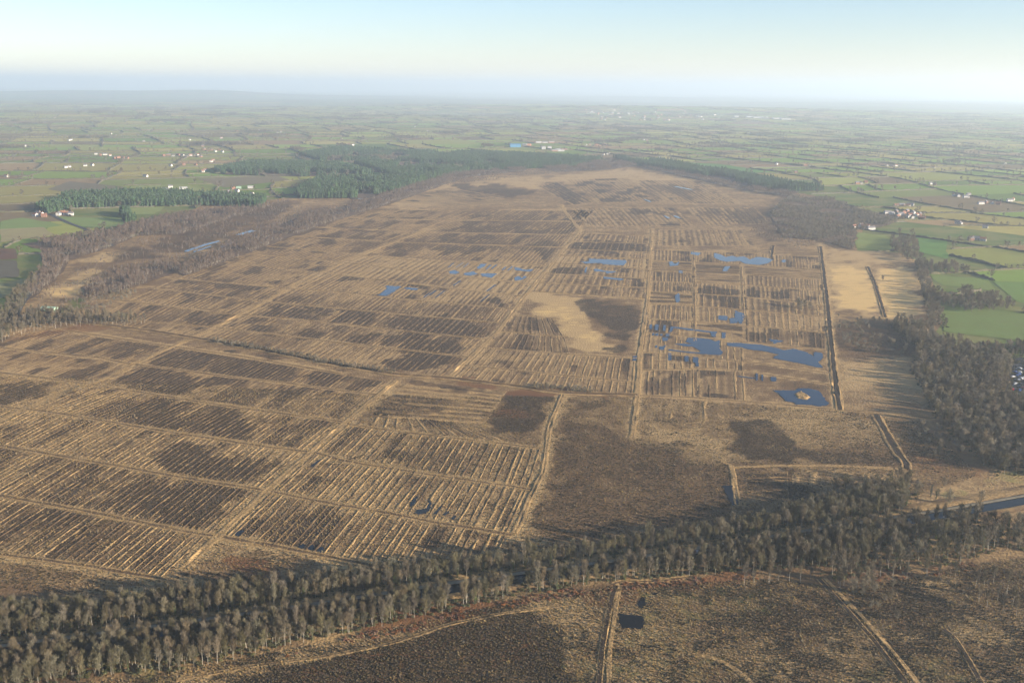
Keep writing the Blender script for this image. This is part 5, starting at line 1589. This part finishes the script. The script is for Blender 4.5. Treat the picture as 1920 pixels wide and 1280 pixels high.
def house(px, py, label, group=None, wallm='white_wall', roofm='slate_roof', w=6.0, d=3.8, h=5.0, rh=2.6, rot=0.0, windows=False, cat='house', name='house', chimney=True):
    p = g1((px, py))
    z = float(hz(np.array([p[0]]), np.array([p[1]]))[0]) + 0.2
    wall, roof, ch, win, wm = house_meshes(wallm, roofm, w, d, h, rh)
    r = obj(name, None, loc=(p[0], p[1], z), rotz=rot, label=label, cat=cat, group=group)
    obj('wall', wall, r); ro = obj('roof', roof, r)
    if chimney: obj('chimney', ch, ro)
    if windows:
        for x, s in win:
            for zz in ((1.4, 3.8) if h > 4.4 else (1.4,)):
                obj('window', wm, r, loc=(x, s * (d + 0.03), zz))
    return r

rr = random.Random(4)
def cluster(pts, where, group, mix=0.5, near=False):
    for k, (x, y) in enumerate(pts):
        wh = rr.random() < mix
        big = rr.random() < 0.3
        wm = 'white_wall' if wh else 'brick_wall'
        rm = 'slate_roof' if rr.random() < 0.55 else 'tile_roof'
        nm = ('white' if wh else 'red brick') + (' long' if big else '') + ' house with ' + ('grey' if rm == 'slate_roof' else 'red') + ' roof'
        house(x, y, nm + ' ' + where, group, wm, rm, 6.2 if big else 4.2, 3.0, 3.7, 2.2, rr.choice([-0.5, 0.2, 0.9, 1.5]), near)
cluster([(1664, 401), (1672, 403), (1680, 399), (1688, 404), (1694, 402), (1700, 398), (1706, 406), (1712, 401), (1718, 406), (1724, 404), (1697, 408), (1711, 410), (1728, 411), (1683, 409)], 'in the hamlet right of the moss', 'houses of the hamlet right of the moss', 0.45, True)
cluster([(1680, 388), (1690, 387), (1702, 388), (1707, 386)], 'behind the hamlet right of the moss', 'houses behind the hamlet', 0.7, True)
cluster([(1601, 428), (1614, 426), (1622, 427), (1633, 431)], 'at the corner of the scrub wood', 'houses at the scrub wood corner', 0.8, True)
cluster([(1795, 420), (1800, 422)], 'alone among fields above the copse', 'houses above the copse', 1.0, True)
cluster([(1820, 451), (1830, 450), (1843, 452)], 'in the farmyard at the right', 'farmyard houses at the right', 0.9, True)
cluster([(1847, 428)], 'beside a hedge near the right edge', None, 1.0, True)
cluster([(1788, 368), (1796, 369), (1811, 371), (1816, 367)], 'of the large white farm', 'buildings of the large white farm', 1.0, True)
cluster([(1839, 383), (1848, 381), (1860, 383), (1872, 384), (1893, 378), (1899, 376)], 'along the lane at the right edge', 'houses along the right lane', 0.5, True)
cluster([(1436, 276), (1456, 309), (1492, 324), (1510, 312), (1518, 313), (1608, 345), (1615, 345), (1623, 343), (1663, 312), (1672, 313), (1680, 312), (1749, 315), (1885, 308), (1745, 346), (1752, 347)], 'in fields beyond the right of the moss', 'farmhouses beyond the right of the moss', 0.75)
cluster([(1100, 273), (1106, 272), (1113, 274), (1119, 273), (1124, 275), (1130, 274), (1137, 275), (1133, 271)], 'in the row right of the factory', 'row of houses right of the factory', 0.4)
cluster([(1131, 291), (1139, 290), (1143, 289)], 'below the row right of the factory', 'farm below the row', 1.0)
cluster([(1207, 263), (1213, 264), (1237, 297), (1275, 254), (1199, 262)], 'in the fields behind the right conifer strip', 'farmhouses behind the right conifer strip', 0.8)
cluster([(72, 402), (77, 404), (83, 407), (66, 406)], 'of the farm beside the slanting lane', 'buildings of the farm by the slanting lane', 0.7, True)
cluster([(110, 404), (118, 402), (124, 403), (133, 404)], 'right of the slanting lane', 'white houses right of the slanting lane', 1.0, True)
cluster([(420, 364), (428, 362), (433, 365), (437, 356), (445, 360), (450, 367), (465, 368), (472, 366)], 'in the hamlet between the conifer woods', 'houses of the hamlet between the conifers', 0.5, True)
cluster([(273, 332), (380, 323), (386, 320), (320, 312), (345, 310), (367, 311), (400, 302), (396, 304), (123, 315), (130, 314), (173, 311), (160, 312), (12, 332)], 'in the fields left of the conifer woods', 'farmhouses left of the conifer woods', 0.6)
cluster([(180, 290), (188, 292), (197, 291), (206, 293), (214, 298), (222, 297), (231, 297), (239, 298)], 'in the left half of the far village', 'left half of the far village', 0.35)
cluster([(307, 293), (316, 292), (325, 294), (334, 292), (342, 293), (350, 295), (357, 293), (364, 294), (371, 292), (377, 295)], 'in the right half of the far village', 'right half of the far village', 0.4)
cluster([(383, 281), (390, 284), (397, 282), (404, 285), (411, 283), (417, 286), (380, 275)], 'in the upper end of the far village', 'upper end of the far village', 0.3)
cluster([(133, 263), (129, 264), (48, 275), (217, 255), (208, 252), (103, 227), (298, 222), (443, 247), (497, 252), (527, 248), (520, 250), (356, 263), (227, 202), (486, 245), (415, 260), (270, 266)], 'far off on the left', 'white houses far left', 0.9)
cluster([(654, 272), (661, 273), (733, 266), (778, 238), (802, 246), (829, 293), (836, 294), (850, 262), (640, 262)], 'beyond the middle conifer wood', 'houses beyond the middle conifer wood', 0.85)
# the town on the skyline
for k in range(70):
    x = 1097 + 190 * rr.random() + (rr.random() < 0.25) * 60; y = 211 + 14 * rr.random() + (x - 1100) * 0.01
    wh = rr.random() < 0.55
    house(x, y, ('pale' if wh else 'red brick') + ' house in the distant town', 'houses of the distant town', 'white_wall' if wh else 'brick_wall', rr.choice(['slate_roof', 'tile_roof']), 9.0, 5.0, 6.5, 3.2, rr.random() * 3)
# sheds and works
def shed(px, py, w, d, h, mat, roofm, label, rot=0.0, rh=2.0, name='shed', cat='shed', group=None):
    return house(px, py, label, group, mat, roofm, w, d, h, rh, rot, False, cat, name, False)
shed(966, 276, 20, 16, 10, 'blue_sheet', 'blue_sheet', 'large blue works building behind the conifers', 0.1, 3, 'factory', 'factory')
shed(984, 275, 9, 12, 9, 'white_sheet', 'white_sheet', 'white works building beside the blue one', 0.1, 2, 'factory', 'factory')
shed(992, 275, 7, 11, 9, 'orange_sheet', 'orange_sheet', 'orange red works building beside the white one', 0.1, 2, 'factory', 'factory')
shed(1019, 280, 7, 9, 9, 'white_sheet', 'white_sheet', 'first white factory block right of the blue works', 0.1, 2, 'factory', 'factory')
shed(1030, 280, 7, 9, 9, 'white_sheet', 'white_sheet', 'second white factory block right of the blue works', 0.1, 2, 'factory', 'factory')
for k, (x, y) in enumerate([(1040, 284), (1046, 281), (1052, 284), (1058, 281), (1010, 268), (1022, 268), (1034, 268)]):
    shed(x, y, 11, 5, 4, 'white_sheet' if k % 3 else 'brick_wall', 'slate_roof' if k % 2 else 'white_sheet', 'low works shed beside the white factory blocks', 0.15, 2, group='low works sheds')
for k, (x, y, w) in enumerate([(1380, 222, 22), (1405, 223, 32), (1418, 224, 34), (1432, 224, 34), (1456, 226, 38), (1472, 227, 42)]):
    shed(x, y, w * 0.8, 24, 8, 'white_sheet', 'white_sheet', ['short', 'long', 'long', 'long', 'broad', 'broadest'][k] + ' white warehouse beside the distant town', 0.05, 3, 'warehouse', 'warehouse', 'distant warehouses')
shed(308, 357, 9, 4, 3, 'white_sheet', 'slate_roof', 'left pale barn in the yellow green field', 0.3, group='pale barns')
shed(320, 352, 5, 4, 4, 'white_wall', 'slate_roof', 'white farmhouse between the pale barns', 0.3, cat='house', name='house')
shed(344, 355, 8, 4, 3, 'white_sheet', 'white_sheet', 'right pale barn in the yellow green field', 0.3, group='pale barns')
shed(448, 354, 5, 4, 3, 'green_sheet', 'green_sheet', 'pale green shed above the conifer hamlet', 0.2)
shed(470, 353, 6, 4, 3, 'white_sheet', 'white_sheet', 'white shed above the conifer hamlet', 0.2)
shed(93, 582, 7.0, 3.6, 2.6, 'green_sheet', 'green_sheet', 'grey green hut among the birches at the left', -0.2, 1.2, 'hut', 'hut')

# ------------------------------------------------------------------ narrowboat on the canal
def boat():
    p = g1((1289, 1033)); q = g1((1330, 1027))
    a = math.atan2(q[1] - p[1], q[0] - p[0])
    n = np.array([math.sin(a), -math.cos(a)])
    p = p + n * 3.2
    r = obj('narrowboat', None, loc=(p[0], p[1], 0.3), rotz=a, label='small white cabin boat on the canal among the trees', cat='boat')
    Lh, W = 5.0, 1.2
    prof = [(-Lh, 0.9), (-Lh * 0.85, 1.0), (0, 1.0), (Lh * 0.7, 1.0), (Lh * 0.9, 0.6), (Lh, 0.08)]
    V = []; F = []
    for x, s in prof:
        V += [(x, -W * s, 0.9), (x, -W * s * 0.85, 0), (x, W * s * 0.85, 0), (x, W * s, 0.9)]
    for i in range(len(prof) - 1):
        b = i * 4
        F += [(b, b + 1, b + 5, b + 4), (b + 1, b + 2, b + 6, b + 5), (b + 2, b + 3, b + 7, b + 6), (b + 3, b, b + 4, b + 7)]
    F += [(0, 3, 2, 1), (20, 21, 22, 23)]
    obj('hull', mesh('hull', V, F, [M['white_sheet']]), r)
    V, F = [], []
    V = [(-3.6, -0.95, .9), (2.6, -0.95, .9), (2.6, .95, .9), (-3.6, .95, .9), (-3.5, -0.8, 2.0), (2.3, -0.8, 2.0), (2.3, .8, 2.0), (-3.5, .8, 2.0)]
    F = [(4, 5, 6, 7), (0, 1, 5, 4), (1, 2, 6, 5), (2, 3, 7, 6), (3, 0, 4, 7)]
    cb = obj('cabin', mesh('cabin', V, F, [M['white_sheet']]), r)
    for x in (-2.4, -0.7, 1.0):
        for s in (-1, 1):
            obj('window', mesh('window', *box(x - .4, x + .4, s * 0.90 - .04, s * 0.90 + .04, 1.25, 1.7), [M['glass']]), cb)
boat()

# ------------------------------------------------------------------ cars parked beyond the big wood
def cars():
    cols = [((0.55, 0.55, 0.54), 'white'), ((0.3, 0.31, 0.33), 'silver'), ((0.35, 0.03, 0.04), 'red'), ((0.05, 0.08, 0.2), 'blue'), ((0.02, 0.02, 0.022), 'black')]
    body = {}
    tyre = mesh('wheel', [(0.32 * math.cos(t), y, 0.32 + 0.32 * math.sin(t)) for y in (-.1, .1) for t in np.linspace(0, 6.283, 9)[:-1]],
                [tuple(range(8))[::-1], tuple(range(8, 16))] + [(i, (i + 1) % 8, 8 + (i + 1) % 8, 8 + i) for i in range(8)], [M['tyre']])
    side = [(-2.1, .35), (-2.15, .8), (-1.9, .95), (-1.5, .98), (-1.0, 1.42), (0.5, 1.45), (1.15, 1.0), (1.95, .9), (2.1, .65), (2.1, .35)]
    n = len(side)
    V = [(x, -.82, z) for x, z in side] + [(x, .82, z) for x, z in side]
    F = [tuple(range(n)), tuple(range(2 * n - 1, n - 1, -1))] + [(i, n + i, n + (i + 1) % n, (i + 1) % n) for i in range(n)]
    ws = mesh('window', [(1.12, -.7, 1.04), (1.12, .7, 1.04), (0.56, .62, 1.44), (0.56, -.62, 1.44), (1.14, -.7, 1.06), (1.14, .7, 1.06), (0.58, .62, 1.46), (0.58, -.62, 1.46)],
              [(4, 5, 6, 7), (0, 3, 2, 1)], [M['glass']])
    for c, nm in cols:
        body[nm] = mesh('body', V, F, [simple('car_paint_' + nm, c, tuple(min(1, k * 1.05) for k in c), 2.0, 0.25, spec=0.45)])
    k = 0
    base = g1((1906, 735)); step = g1((1906, 690)) - base
    floor_sheet([(1896, 672), (1960, 668), (1990, 720), (1960, 752), (1903, 746)], 0.4, 'tarmac', 'yard', 'dark yard full of parked cars at the right edge', 0.5)
    for r in range(9):
        for cix in range(7):
            p = base + step * (r / 8.0) + np.array([3.6 * cix - 1.0 + 2.4 * rr.random(), 6.0 * rr.random()])
            c, nm = rr.choices(cols, [2, 4, 2, 3, 4])[0]
            o = obj('parked_car', None, loc=(p[0], p[1], 0.42), rotz=rr.uniform(0, 3.1), label=nm + ' car parked in the yard beyond the big wood', cat='car', group='cars in the yard beyond the big wood')
            obj('body', body[nm], o); obj('window', ws, o)
            for x in (-1.3, 1.3):
                for y in (-.75, .75):
                    obj('wheel', tyre, o, loc=(x, y, 0))
cars()

# ------------------------------------------------------------------ haze
def build_haze():
    t = NT('haze_air')
    v = t.n('ShaderNodeVolumePrincipled')
    v.inputs['Color'].default_value = (0.74, 0.87, 1.0, 1.0)
    v.inputs['Density'].default_value = 0.98e-4
    v.inputs['Anisotropy'].default_value = 0.35
    t.l(v.outputs[0], t.out.inputs['Volume'])
    x0, x1, y0, y1, z0, z1 = -62000, 62000, -4000, 62000, -26, 400
    V = [(x0, y0, z0), (x1, y0, z0), (x1, y1, z0), (x0, y1, z0), (x0, y0, z1), (x1, y0, z1), (x1, y1, z1), (x0, y1, z1)]
    F = [(0, 3, 2, 1), (4, 5, 6, 7), (0, 1, 5, 4), (1, 2, 6, 5), (2, 3, 7, 6), (3, 0, 4, 7)]
    obj('haze', mesh('haze', V, F, [t.m]), kind='stuff', label='thin blue haze over the whole country', cat='haze')
build_haze()
